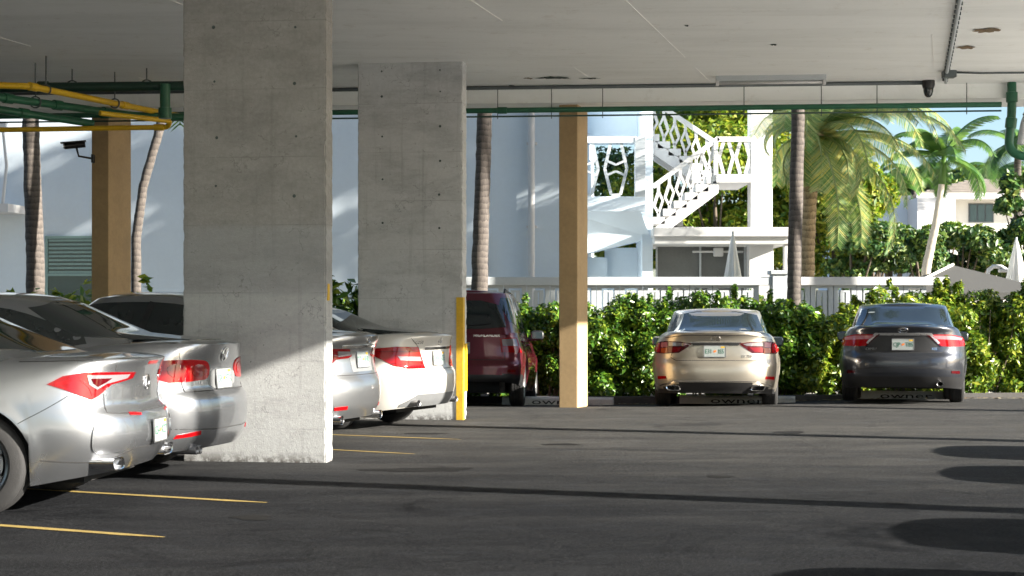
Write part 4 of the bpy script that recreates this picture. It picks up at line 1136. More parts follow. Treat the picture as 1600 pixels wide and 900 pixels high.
# ------------------------------------------------------------------ white sedan beside the far pier
c4 = Car(dict(name='white_sedan', L=4.58, W=1.77, H=1.45, RO=1.04, WB=2.76, wr=.325, ra=.375, paint=P_['white'], ar=.85, pr=2.8, cx=.13,
    shoulder=[(0, 1.07), (.3, 1.085), (.8, 1.06), (1.5, .985), (2.6, .94), (3.5, .92), (4.1, .85), (4.58, .72)],
    rear=[(.2, .18), (.28, .09), (.38, .03), (.5, .0), (.64, .005), (.69, .04), (.73, .065), (.9, .07), (1.0, .05), (1.06, .015), (1.09, .01)],
    side=SIDE, gh=dict(rb=.48, rt=1.42, fb=3.7, ft=2.8, wb=.75, wt=.58, arc=.04, p=4.8)))
tag(c4.root, 'white sedan parked beside the pale pier with the yellow corner guard', 'car', 'cars parked in the covered row')
tl = c4.patch('taillight', 'corner', [(-.46, .90), (-.30, .935), (.0, .955), (.40, .95), (.54, .70), (.20, .70), (-.05, .74), (-.30, .83)], M['bright_red'], .009, .03, True)
c4.patch('lamp_lens', 'corner', [(.02, .845), (.44, .835), (.47, .785), (.06, .80)], M['clear_lens'], .013, .03, True, tl)
c4.line('lamp_rib', 'corner', [(-.30, .90), (.42, .895)], .012, M['red_lens'], .013, True)
c4.line('lamp_rib', 'corner', [(-.08, .765), (.50, .745)], .012, M['red_lens'], .013, True)
c4.line('trunk_gap', 'corner', [(.26, 1.05), (.42, .94), (.56, .70)], .007, M['seam_dark'], .001, True)
c4.line('trunk_gap', 'rear', [(-.50, .69), (.50, .69)], .008, M['seam_dark'], .001)
c4.patch('handle_bar', 'rear', [(-.34, .945), (.34, .945), (.34, .915), (-.34, .915)], M['chrome'], .016, .03)
c4.plate(0, .81, ('CWB', '62E'), (-1, 0, .10), .016, False)
c4.emblem('ring_star', 0, 1.01, .045)
c4.text('C250', 'rear', -.44, 1.0, .06)
c4.patch('diffuser', 'rear', [(-.66, .30), (-.56, .37), (-.50, .41), (.50, .41), (.56, .37), (.66, .30), (.66, .27), (-.66, .27)], M['grey_plastic'], .006, .04)
c4.patch('rear_window', 'rear', [(-.62, 1.105), (.62, 1.105), (.57, 1.21), (.48, 1.365), (-.48, 1.365), (-.57, 1.21)], M['car_glass'], .004, .05, round_=1)
mb = MB(); mb.lathe([(0, 0), (.05, 0)], 16); c4.stick('window_sticker', 'rear', -.36, 1.14, [(v_[0], v_[1] * .6, 0) for v_ in mb.v], mb.f, M['plate'], .010)
c4.side_glass(.92, 3.2, .03, .12)
c4.exhaust(.52, .31, .06, .10, .075, 0, 'steel', True); c4.exhaust(-.52, .31, .06, .10, .075, 0, 'steel', True)
c4.mirrors()
c4.put((-0.80, 19.35, 0), R(180 - 22))

# ------------------------------------------------------------------ maroon sport utility
c5 = Car(dict(name='maroon_sport_utility_vehicle', L=4.69, W=1.83, H=1.76, RO=.98, WB=2.72, wr=.36, ra=.415, paint=P_['maroon'], ar=.6, pr=3.6, cx=.08,
    shoulder=[(0, 1.08), (.5, 1.085), (2.0, 1.06), (3.4, 1.03), (4.2, .96), (4.69, .80)],
    rear=[(.2, .14), (.34, .05), (.42, .0), (.60, .0), (.66, .05), (.72, .07), (.9, .075), (1.09, .085)],
    side=SIDE[:-3] + [(.955, .925), (.985, .915), (1.0, .91)], gh=dict(rb=.06, rt=.42, fb=3.55, ft=2.75, wb=.83, wt=.66, arc=.03, p=6.5, bulge=.03), deck_crown=.0,
    bottom=[(0, .36), (.4, .30), (1.4, .24), (3.3, .24), (4.2, .26), (4.69, .32)], trim=lambda x, y, z: z < .47 and x < .55, rim='rim_silver', mirror_paint=M['black_plastic']))
tag(c5.root, 'maroon sport utility vehicle standing behind the pale pier, rear right corner in view', 'car', 'cars parked by the hedge')
tl = c5.patch('taillight', 'corner', [(-.30, .79), (-.22, .79), (.22, .79), (.24, .99), (.0, 1.01), (-.18, 1.01)], M['bright_red'], .010, .03, True)
c5.patch('lamp_lens', 'corner', [(-.14, .995), (.20, .98), (.19, .885), (-.16, .885)], M['clear_lens'], .014, .03, True, tl)
c5.patch('rear_window', 'rear', [(-.68, 1.13), (.68, 1.13), (.66, 1.25), (.57, 1.56), (-.57, 1.56), (-.66, 1.25)], M['car_glass'], .005, .05, round_=1)
c5.side_glass(.30, 3.1, .05, .14, trim=None, hatch=True)
c5.line('tailgate_gap', 'rear', [(-.68, 1.08), (-.66, .68), (.66, .68), (.68, 1.08)], .009, M['seam_dark'], .001)
c5.text('HIGHLANDER', 'rear', .40, 1.035, .062)
c5.emblem('ovals', 0, 1.0, .05)
c5.plate(0, .85, ('7RD', 'Q30'), (-1, 0, .08), .02)
c5.line('rear_wiper', 'rear', [(-.05, 1.17), (.45, 1.20)], .018, M['black_plastic'], .02)
for sd in (1, -1):
    mb = MB(); mb.tube([(.75, sd * .60, 1.68), (.82, sd * .60, 1.755), (2.6, sd * .58, 1.77), (2.75, sd * .58, 1.70)], .016, 8); mb.build('roof_rail', M['black_plastic'], c5.root, True)
c5.mirrors(2.95, 1.14, .93)
c5.patch('rear_reflector', 'corner', [(-.04, .54), (.16, .54), (.16, .50), (-.04, .50)], M['red_lens'], .006, .03, True)

# ------------------------------------------------------------------ gold sedan by the hedge
c6 = Car(dict(name='gold_sedan', L=4.90, W=1.83, H=1.50, RO=1.10, WB=2.82, wr=.335, ra=.385, paint=P_['champagne'], ar=.95, pr=2.8, cx=.13,
    shoulder=[(0, 1.05), (.3, 1.065), (.8, 1.045), (1.6, .985), (2.7, .95), (3.6, .92), (4.3, .84), (4.9, .68)],
    rear=[(.2, .12), (.29, .06), (.38, .015), (.5, .0), (.60, .01), (.66, .045), (.70, .065), (.86, .075), (.97, .055), (1.03, .01), (1.06, .0)],
    side=SIDE, gh=dict(rb=.50, rt=1.45, fb=4.0, ft=3.0, wb=.80, wt=.655, arc=.05, p=5.0),
    trim=lambda x, y, z: x < .75 and z < .345 - .10 * max(0, abs(y) - .45) ** 1.2 / .3,
    bottom=[(0, .19), (.4, .19), (1.6, .18), (3.5, .18), (4.4, .2), (4.9, .24)]))
tag(c6.root, 'champagne gold sedan seen squarely from behind in front of the hedge', 'car', 'cars parked by the hedge')
tl = c6.patch('taillight', 'rear', [(-.905, .885), (-.86, .925), (-.72, .938), (-.50, .925), (-.33, .90), (-.40, .84), (-.52, .765), (-.70, .755), (-.86, .765), (-.905, .80)], M['dark_red_lens'], .008, .03, True)
c6.patch('lamp_lens', 'rear', [(-.885, .88), (-.82, .905), (-.79, .905), (-.79, .775), (-.86, .785), (-.895, .81)], M['bright_red'], .013, .03, True, tl)
c6.patch('lamp_lens', 'rear', [(-.775, .915), (-.68, .922), (-.68, .85), (-.775, .845)], M['pink_lens'], .013, .03, True, tl)
c6.patch('lamp_lens', 'rear', [(-.775, .835), (-.68, .84), (-.68, .77), (-.775, .77)], M['orange_lens'], .013, .03, True, tl)
c6.patch('lamp_lens', 'rear', [(-.665, .922), (-.50, .912), (-.38, .892), (-.44, .865), (-.665, .865)], M['clear_lens'], .013, .03, True, tl)
c6.patch('lamp_lens', 'rear', [(-.665, .845), (-.47, .845), (-.54, .78), (-.665, .775)], M['red_lens'], .013, .03, True, tl)
c6.patch('garnish', 'rear', [(-.34, .905), (.34, .905), (.32, .87), (-.32, .87)], M['black_plastic'], .008, .03)
c6.line('chrome_strip', 'rear', [(-.36, .912), (.36, .912)], .014, M['chrome'], .010)
c6.line('spoiler_crease', 'rear', [(-.72, .985), (-.45, 1.012), (.45, 1.012), (.72, .985)], .010, M['seam_dark'], .001)
c6.line('trunk_gap', 'rear', [(-.62, .77), (-.64, .70), (-.56, .655), (.56, .655), (.64, .70), (.62, .77)], .009, M['seam_dark'], .001)
c6.plate(-.01, .785, ('E31', 'IS5'), (-1, 0, .06), .012)
c6.emblem('oval_l', 0, .965, .048)
c6.text('ES 350', 'rear', .44, .715, .058)
c6.patch('rear_reflector', 'rear', [(-.83, .435), (-.71, .435), (-.70, .395), (-.83, .39)], M['bright_red'], .007, .03, True)
c6.line('bumper_crease', 'rear', [(-.80, .30), (-.55, .362), (.55, .362), (.80, .30)], .010, M['chrome'], .004)
c6.patch('rear_window', 'rear', [(-.69, 1.07), (.69, 1.07), (.66, 1.20), (.585, 1.42), (-.585, 1.42), (-.66, 1.20)], M['car_glass'], .004, .05, round_=1)
c6.side_glass(.95, 3.5, .03, .125)
c6.exhaust(.60, .265, .02, .20, .075, .35); c6.exhaust(-.60, .265, .02, .20, .075, -.35)
c6.mirrors()
mb = MB(); mb.prism([(1.72, 1.43), (1.78, 1.49), (1.82, 1.43)], -.012, .012); mb.build('antenna', P_['champagne'], c6.root)

# ------------------------------------------------------------------ charcoal sedan by the hedge
c7 = Car(dict(name='charcoal_sedan', L=4.85, W=1.82, H=1.53, RO=1.08, WB=2.78, wr=.335, ra=.385, paint=P_['charcoal'], ar=.9, pr=2.9, cx=.12,
    shoulder=[(0, 1.09), (.3, 1.105), (.8, 1.075), (1.6, 1.0), (2.7, .96), (3.6, .93), (4.3, .84), (4.85, .70)],
    rear=[(.2, .14), (.32, .06), (.42, .015), (.55, .0), (.65, .01), (.70, .045), (.74, .07), (.92, .08), (1.03, .05), (1.07, .01), (1.1, .0)],
    side=SIDE, gh=dict(rb=.48, rt=1.4, fb=3.95, ft=2.95, wb=.80, wt=.66, arc=.04, p=5.0),
    trim=lambda x, y, z: x < .7 and z < .37,  # black band carries the shade on the charcoal lower bumper
    bottom=[(0, .22), (.4, .20), (1.6, .18), (3.5, .18), (4.4, .2), (4.85, .24)]))
tag(c7.root, 'charcoal grey sedan at right seen from behind, blue sky reflected on its roof', 'car', 'cars parked by the hedge')
tl = c7.patch('taillight', 'rear', [(-.90, .90), (-.84, .955), (-.68, .985), (-.34, .985), (-.44, .90), (-.53, .815), (-.70, .81), (-.87, .825)], M['bright_red'], .008, .03, True)
c7.patch('lamp_lens', 'rear', [(-.84, .94), (-.68, .968), (-.40, .968), (-.46, .918), (-.82, .905)], M['pink_lens'], .013, .03, True, tl)
c7.line('lamp_rim', 'rear', [(-.33, .99), (-.44, .90), (-.53, .81)], .016, M['dark_red_lens'], .012, True)
c7.patch('chrome_bar', 'rear', [(-.40, 1.005), (.40, 1.005), (.52, .86), (.49, .845), (.375, .972), (-.375, .972), (-.49, .845), (-.52, .86)], M['rim_silver'], .012, .03)
c7.patch('plate_recess', 'rear', [(-.37, .968), (.37, .968), (.50, .83), (.44, .735), (-.44, .735), (-.50, .83)], M['black_plastic'], .003, .04)
c7.plate(0, .835, ('CJP', 'T85'), (-1, 0, .10), .014)
c7.emblem('ovals', 0, 1.045, .05)
c7.text('CAMRY', 'rear', -.45, .77, .05)
c7.text('XSE', 'rear', .44, .775, .05)
c7.line('trunk_gap', 'rear', [(-.62, .82), (-.56, .722), (.56, .722), (.62, .82)], .009, M['seam_dark'], .001)
c7.line('bumper_crease', 'rear', [(-.80, .47), (-.4, .50), (.4, .50), (.80, .47)], .010, M['seam_dark'], .001)
c7.patch('rear_window', 'rear', [(-.69, 1.115), (.69, 1.115), (.66, 1.24), (.59, 1.445), (-.59, 1.445), (-.66, 1.24)], M['car_glass'], .004, .05, round_=1)
mb = MB(); mb.lathe([(0, 0), (.045, 0)], 16); c7.stick('window_sticker', 'rear', -.46, 1.34, [(v_[0] * 1.3, v_[1] * .6, 0) for v_ in mb.v], mb.f, M['plate'], .010)
c7.side_glass(.92, 3.45, .03, .12)
c7.exhaust(-.52, .27, .06, .09, .07, 0, 'steel', True)
c7.patch('rear_reflector', 'rear', [(-.80, .46), (-.68, .46), (-.68, .425), (-.80, .42)], M['dark_red_lens'], .006, .03, True)
c7.mirrors()

def seat_on_slope(c_, x, y, ang):
    f = Vector((math.sin(R(ang)), math.cos(R(ang)), 0))
    a0, a1 = c_.axles; pa = Vector((x, y, 0)) + f * a0; pb = Vector((x, y, 0)) + f * a1
    za, zb_ = ground_z(pa.x, pa.y), ground_z(pb.x, pb.y)
    sl = (zb_ - za) / (a1 - a0)
    c_.put((x, y, za - sl * a0), R(90 - ang), -math.atan(sl))
seat_on_slope(c5, -0.78, 24.2, 4.5)
seat_on_slope(c6, 2.88, 23.55, 7.5)
seat_on_slope(c7, 5.64, 24.0, 13.0)

# cars standing in the sun beyond the right of the picture (their shadows reach across the aisle)
out_labels = ['silver sedan in the open row beyond the right edge, farthest from the camera', 'silver sedan in the open row beyond the right edge, second farthest',
              'silver sedan in the open row beyond the right edge, second nearest', 'silver sedan in the open row beyond the right edge, nearest the camera']
for (x, y), lab in zip([(6.85, 15.15), (6.35, 12.95), (5.1, 9.25), (3.95, 7.15)], out_labels):
    r_ = copy_tree(c2.root); r_.matrix_world = Matrix.Translation((x, y, 0)) @ Matrix.Rotation(-YAW, 4, 'Z')
    tag(r_, lab, 'car', 'cars in the open row')
# ================================================================== buildings beyond the hedge
GZ = ground_z(0, 40)
def at(px, py, Y):      # survey helper: position of a sighted point at distance Y
    return (px - 800) * Y / 2600, 1.35 + (487 - py) * Y / 2600

# ---- pale building on the left
D1 = 36.5
bl = empty('white_apartment_building', (-4.0, D1, GZ)); bl.rotation_euler = (0, 0, R(-6))
tag(bl, 'pale white apartment building in blue shade behind the left of the car park', 'building')
mb = MB(); mb.box((-26, 0, 0), (5.35, 8, 11.0)); mb.build('wall', M['shade_blue_wall'], bl)
# window with blinds, behind the left tan column
wx0, wx1, wz0, wz1 = -6.4, -5.0, 1.75, 3.25
def loc_bl(px, py):
    X, Z = at(px, py, D1 + .6); return X + 4.0, Z - GZ
x0, z1 = loc_bl(72, 373); x1, z0 = loc_bl(146, 470)
wn = MB(); wn.box((x0 - .06, -.06, z0), (x0, .02, z1 + .06)); wn.box((x1, -.06, z0), (x1 + .06, .02, z1 + .06)); wn.box((x0, -.06, z1), (x1, .02, z1 + .06)); wn.box((x0, -.06, z0 - .06), (x1, .02, z0))
zm = (z0 * .58 + z1 * .42); wn.box((x0, -.055, zm - .03), (x1, .02, zm + .03))
w_ = wn.build('window', M['blind'], bl)
mb = MB(); mb.box((x0, -.02, z0), (x1, -.004, zm - .03)); mb.build('pane', M['glass'], w_)
mb = MB(); mb.box((x0, -.012, zm + .03), (x1, -.004, z1)); mb.build('pane', M['glass'], w_)
nz = 9
for k in range(nz):
    zz = zm + .06 + (z1 - zm - .1) * k / (nz - 1)
    mb = MB(); mb.bar((x0 + .02, -.03, zz), (x1 - .02, -.03, zz), .03, .045); mb.build('blind_slat', M['blind'], w_)
# rainwater pipe and corner band
def dpipe(px):
    X, _ = at(px, 300, D1 - .2); mb = MB(); mb.tube([(X + 4.0, -.16, 0), (X + 4.0, -.16, 10.8)], .075, 10); o = mb.build('downpipe', M['white_trim'], bl, True, 40)
    for z in (1.9, 3.4, 5.2):
        m2 = MB(); m2.box((X + 4.0 - .11, -.13, z), (X + 4.0 + .11, .0, z + .05)); m2.build('pipe_bracket', M['white_trim'], o)
dpipe(833)
mb = MB(); X, Z = at(762, 420, D1); mb.box((X + 4.0 - .1, -.08, Z - GZ - .1), (X + 4.0 + .05, .0, Z - GZ + .8), .01); mb.build('meter_box', M['rail_paint'], bl)
# glimpse of a balcony screen at far left
scx = [loc_bl(p, 300)[0] for p in (-12, 14, 32)]
sc = MB()
zt, zb_ = loc_bl(0, 205)[1], loc_bl(0, 322)[1]
sc.box((scx[0] - 1.2, -1.0, zb_ - .18), (scx[2] + .05, 0, zb_)); sc.build('balcony_slab', M['white_trim'], bl)
sc = MB(); sc.box((scx[0] - 1.2, -1.0, zt), (scx[2], -.9, zt + .12)); sc.build('balcony_rail', M['white_trim'], bl)
for k in range(5):
    cx = scx[2] - .14 - k * .32; mb = MB(); hm = (zt + zb_) / 2; hh = (zt - zb_) / 2
    pts = [(cx - .05, zb_), (cx - .15, hm), (cx - .05, zt)]
    for s_ in (-1, 1):
        P3 = [Vector((cx + s_ * dx, -.95, z)) for dx, z in ((.05, zb_), (.14, hm), (.05, zt))]
        mb.bar(P3[0], P3[1], .05, .05); mb.bar(P3[1], P3[2], .05, .05)
    mb.build('baluster', M['white_trim'], bl)

# ---- building with the outside stair
D2 = 40.0
st = empty('stair_building', (4.6, D2, GZ))
tag(st, 'bright white building with zigzag outside stair and diamond-pattern railings', 'building')
def q(px, py):
    X, Z = at(px, py, D2); return X - 4.6, Z - GZ
def rect(name, px0, py0, px1, py1, y0, y1, mat=M['white_trim'], bev=.01):
    a, z1_ = q(px0, py0); b_, z0_ = q(px1, py1); mb = MB(); mb.box((a, y0, z0_), (b_, y1, z1_), bev); return mb.build(name, mat, st)
# tall white post, canopy slab and its posts
rect('pillar', 1172, 20, 1206, 358, -.1, .45)
rect('canopy_slab', 1016, 358, 1233, 372, -.9, 2.5); rect('canopy_fascia', 1018, 372, 1231, 383, -.8, 2.4)
rect('canopy_post', 1170, 383, 1208, 560, -.05, .4); rect('canopy_post', 1219, 383, 1231, 560, -.6, -.4)
rect('screen_panel', 1030, 384, 1172, 470, .55, .58, M['screen_mesh'], 0)
for px in (1029, 1098, 1169): rect('screen_frame', px - 1.5, 384, px + 1.5, 470, .50, .549, M['rail_paint'], 0)
rect('back_wall', 950, 384, 1026, 560, 1.2, 1.5, M['shade_blue_wall']); rect('gable_wall', 1002, 20, 1019, 560, -.2, 1.6, M['shade_blue_wall'])
rect('wall', 905, 20, 1003, 216, 1.3, 1.6, M['shade_blue_wall']); rect('lower_wall', 880, 400, 952, 560, .9, 1.2, M['shade_blue_wall'])
rect('balcony_floor', 880, 311, 1004, 334, -.9, 1.6, M['shade_blue_wall'])
# sloping soffit under the balcony
a0, z0_ = q(880, 334); a1, z1_ = q(1016, 334); _, z2 = q(0, 405); _, z3 = q(0, 372)
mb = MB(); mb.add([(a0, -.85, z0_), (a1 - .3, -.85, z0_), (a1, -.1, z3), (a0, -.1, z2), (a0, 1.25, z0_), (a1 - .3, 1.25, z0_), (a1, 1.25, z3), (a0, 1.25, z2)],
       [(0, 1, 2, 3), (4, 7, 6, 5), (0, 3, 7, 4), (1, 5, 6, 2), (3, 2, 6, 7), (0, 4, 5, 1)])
mb.build('sloped_soffit', M['shade_blue_wall'], st)
rect('fan_motor', 1118, 386, 1133, 400, .3, .5, M['white_trim'], .03)
for px0, px1, dy in ((1085, 1118, 2), (1133, 1165, 2)): rect('fan_blade', px0, 391, px1, 394, .35, .45)
rect('balcony_post', 988, 220, 1004, 312, -.9, -.65, M['rail_paint']); rect('balcony_rail', 880, 219, 990, 229, -.88, -.7, M['rail_paint'])
rect('wall_light', 914, 200, 925, 217, 1.15, 1.29, M['white_trim'])
def bar_px(mb, p, q_, y, w=.055, d=.08):
    a, b_ = q(*p), q(*q_); mb.bar((a[0], y, a[1]), (b_[0], y, b_[1]), d, w)
for cx in (959, 915):
    mb = MB()
    for s_ in (-1, 1):
        for p, r_ in (((8, 229), (17, 268)), ((17, 268), (7, 308)), ((14, 256), (0, 262)), ((14, 278), (0, 272))):
            bar_px(mb, (cx + s_ * p[0], p[1]), (cx + s_ * r_[0], r_[1]), -.8, .05, .07)
    bar_px(mb, (cx - 7, 308), (cx + 7, 308), -.8); mb.build('baluster', M['rail_paint'], st)
# stair flights: rising right (front) and rising left (behind)
def flight(p0, p1, n, y0, y1, back=False):
    """p0 foot, p1 head in sighted pixels"""
    a, b_ = Vector(q(*p0)), Vector(q(*p1)); root_parts = []
    run = (b_ - a) / n
    th = .16
    for k in range(n):
        s_ = a + run * k
        x_lo, x_hi = sorted((s_.x, s_.x + run.x)); mb = MB(); mb.box((x_lo - .02, y0, s_.y + run.y - .17), (x_hi + .02, y1, s_.y + run.y)); mb.build('step', M['white_trim'], st)
    sh = .30
    for yy in (y0 + .05, y1 - .05):
        mb = MB(); mb.prism([(a.x, a.y - .10), (a.x, a.y - sh - .1), (b_.x, b_.y - sh - .1), (b_.x, b_.y - .05)], yy - .05, yy + .05); mb.build('stringer', M['white_trim'], st)
    return a, b_, run
def railing(a, b_, n, y, h=.92, skip=0):
    mb = MB(); mb.bar((a.x, y, a.y + h), (b_.x, y, b_.y + h), .10, .11); mb.build('handrail', M['white_trim'], st)
    for k in range(n):
        s_ = (k + .5) / n; c_ = a.lerp(b_, s_); lo, hi = c_.y - .02, c_.y + h - .04
        sl = (b_.y - a.y) / (b_.x - a.x)
        mid = (lo + hi) / 2; hw_ = abs(b_.x - a.x) / n * .40; mb = MB()
        sh_ = sl * hw_ * .8
        L_ = (c_.x - hw_, y, mid - sh_); R_ = (c_.x + hw_, y, mid + sh_); Tp = (c_.x, y, hi); Bt = (c_.x, y, lo); T2 = (c_.x, y, hi - .17); B2 = (c_.x, y, lo + .20)
        for p, r_ in ((Bt, B2), (B2, L_), (B2, R_), (L_, T2), (R_, T2), (T2, Tp)): mb.bar(p, r_, .07, .055)
        mb.build('baluster', M['white_trim'], st)
a, b_, run = flight((1020, 352), (1122, 276), 6, -.1, 1.0)
railing(a, b_, 6, -.06)
a2, b2, _ = flight((1122, 272), (1018, 202), 6, 1.1, 2.2)
railing(a2, b2, 6, 1.14)
rect('landing', 1118, 273, 1173, 286, -.15, 2.3)
A_, B_ = q(1120, 218), q(1173, 218)
mb = MB(); mb.bar((A_[0], -.06, A_[1]), (B_[0], -.06, B_[1]), .10, .12); mb.build('handrail', M['white_trim'], st)
rect('newel', 1114, 222, 1121, 280, -.12, 0)
for cx in (1134, 1160):
    mb = MB()
    for s_ in (-1, 1):
        bar_px(mb, (cx + s_ * 4, 222), (cx + s_ * 11, 246), -.06); bar_px(mb, (cx + s_ * 11, 246), (cx + s_ * 4, 272), -.06)
    mb.build('baluster', M['white_trim'], st)
a3, b3, _ = flight((1090, 360), (1040, 330), 3, 1.1, 2.2)
# ---- balustrade wall of pierced blocks
D3 = 33.0
zr1 = at(0, 433, D3)[1]; zr0 = at(0, 446, D3)[1]
bw = empty('pierced_block_balustrade', (-0.5, D3, GZ)); tag(bw, 'long pale balustrade wall of pierced concrete blocks behind the hedge', 'wall')
xL, xR = -1.5, at(1480, 430, D3)[0] + .5
gap0, gap1 = at(1205, 430, D3)[0] + .5, at(1228, 430, D3)[0] + .5
h1, h0 = zr1 - GZ, zr0 - GZ
for xa_, xb_, mt in ((xL, gap0, 'rail_paint'), (gap1, xR, 'white_trim')):  # left coping darker and bluer: its shade put into the colour
    mb = MB(); mb.box((xa_, -.16, h0), (xb_, .16, h1), .012); mb.build('coping', M[mt], bw)
    mb = MB(); mb.box((xa_, -.10, 0), (xb_, .10, .55)); mb.build('base_wall', M['rail_paint'], bw)
mb = MB(); mb.box((gap0 - .01, -.19, 0), (gap1 + .01, .19, h1 + .05), .015); mb.build('post', M['rail_paint'], bw)
mb = MB(); mb.box((gap0 - .05, -.23, h1 + .05), (gap1 + .05, .23, h1 + .13), .015); mb.build('post_cap', M['rail_paint'], bw)
def block_mesh(w, h):
    mb = MB(); t_ = .055; y0, y1 = -.06, .06
    def b2(x0, z0, x1, z1, e=0): mb.box((x0, y0 - e, z0), (x1, y1 + e, z1))
    A1, E0 = .095, w - .095
    b2(0, 0, A1, h); b2(E0, 0, w, h)
    b2(A1, h - .055, E0, h, .003)                                   # head
    zc = h * .42
    for x0, x1 in ((A1 + .03, w / 2 - .014), (w / 2 + .014, E0 - .03)):
        b2(x0, zc + .04, x1, h - .135); b2(x0, .09, x1, zc - .04)
    b2(A1 + .035, h - .135, E0 - .035, h - .095, .003); b2(A1, zc - .04, E0, zc + .04, .003)
    b2(A1 + .035, .055, E0 - .035, .09, .003); b2(A1, 0, E0, .02, .003)
    return mb
bk = None; bw_, bh_ = .46, h0 - .551
xx = xL
while xx < xR - bw_:
    if gap0 - bw_ - .02 < xx < gap1 + .02: xx = gap1 + .02; continue
    if bk is None: bk = block_mesh(bw_ - .012, bh_ - .002).build('pierced_block', M['rail_paint'], bw); o = bk
    else: o = bk.copy(); C.objects.link(o); o.parent = bw
    o.location = (xx, 0, .551); xx += bw_

# ---- far houses on the right
D5 = 70.0
hs = empty('pale_house', (at(1540, 300, D5)[0], D5, GZ)); tag(hs, 'cream house with grey tiled hip roof behind the trees at far right', 'house')
ox_ = at(1540, 300, D5)[0]
def hq(px, py): X, Z = at(px, py, D5); return X - ox_, Z - GZ
x0, zt = hq(1470, 310); x1, _ = hq(1690, 310)
mb = MB(); mb.box((x0, 0, 0), (x1, 7, zt)); mb.build('wall', M['cream_wall'], hs)
mb = MB(); e0, ez = hq(1425, 305); e1, _ = hq(1720, 305); r0, rz_ = hq(1556, 270); r1, _ = hq(1640, 270)
mb.add([(e0, -.8, ez), (e1, -.8, ez), (e1, 7.8, ez), (e0, 7.8, ez), (r0, 3.5, rz_), (r1, 3.5, rz_)], [(0, 1, 5, 4), (1, 2, 5), (2, 3, 4, 5), (3, 0, 4), (3, 2, 1, 0)]); rf = mb.build('roof', M['roof_tile'], hs)
for k in range(9):      # tile courses that catch the light
    f = (k + .5) / 9; zz = ez + (rz_ - ez) * f + .03; yy = -.8 + 4.3 * f
    mb = MB(); mb.bar((e0 + (r0 - e0) * f, yy, zz), (e1 + (r1 - e1) * f, yy, zz), .12, .05); mb.build('tile_course', M['roof_tile'], rf)
mb = MB(); mb.box((e0 - .02, -.9, ez - .22), (e1, -.79, ez + .03)); mb.build('fascia', M['white_trim'], hs)
wx0, wz1 = hq(1513, 318); wx1, wz0 = hq(1552, 348)
mb = MB(); mb.box((wx0, -.05, wz0), (wx1, .02, wz1)); w_ = mb.build('window', M['conduit'], hs)
n = 3
for k in range(n):
    a = wx0 + .06 + (wx1 - wx0 - .06) * k / n; mb = MB(); mb.box((a, -.07, wz0 + .06), (a + (wx1 - wx0) / n - .08, -.052, wz1 - .06)); mb.build('pane', M['glass'], w_)
D6 = 62.0
ox6 = at(1395, 325, D6)[0]
fb_ = empty('flat_roofed_house', (ox6, D6, GZ)); tag(fb_, 'white flat-roofed house wall above the dark shrubs right of the date palm', 'house')
X0, Z1 = at(1325, 311, D6); X1, _ = at(1418, 311, D6); X2, _ = at(1476, 311, D6)
mb = MB(); mb.box((X0 - ox6, 0, 0), (X1 - ox6, 6, Z1 - GZ)); mb.build('wall', M['shade_blue_wall'], fb_)
mb = MB(); mb.box((X1 - ox6 + .003, -1.5, 0), (X2 - ox6, 6, Z1 - GZ - .05)); mb.build('wing_wall', M['white_trim'], fb_)
mb = MB(); mb.box((X0 - ox6 - .1, -.1, Z1 - GZ), (X1 - ox6 + .1, 6.1, Z1 - GZ + .12)); mb.build('parapet', M['white_trim'], fb_)
# ---- grey tented canopy and umbrellas
D4 = 35.0
cxp, czp = at(1513, 412, D4)
tn = empty('canvas_canopy', (cxp, D4 + 1.2, GZ)); tag(tn, 'grey canvas canopy with a low peak rising behind the hedge at right', 'canopy')
xl = at(1402, 0, D4)[0] - cxp; xr_ = at(1660, 0, D4)[0] - cxp; ze = at(0, 457, D4)[1] - GZ; zp = czp - GZ
ev = [(xl, -1.2, ze), (xr_, -1.2, ze), (xr_, 1.4, ze), (xl, 1.4, ze)]
mb = MB(); mb.add(ev + [(0, 0, zp)] + [(x, y, z - .14) for x, y, z in ev], [(0, 1, 4), (1, 2, 4), (2, 3, 4), (3, 0, 4), (0, 5, 6, 1), (1, 6, 7, 2), (2, 7, 8, 3), (3, 8, 5, 0)]); mb.build('canvas', M['tent'], tn)
mb = MB()
mb.tube([(xl, -1.2, ze + .01), (0, 0, zp + .02)], .03, 6); mb.build('hem', M['canvas'], tn)
for x, y in ((xl + .05, -1.15), (xr_ - .05, -1.15), (xr_ - .05, 1.35), (xl + .05, 1.35)):
    mb = MB(); mb.tube([(x, y, 0), (x, y, ze)], .035, 8); mb.build('pole', M['rail_paint'], tn, True)
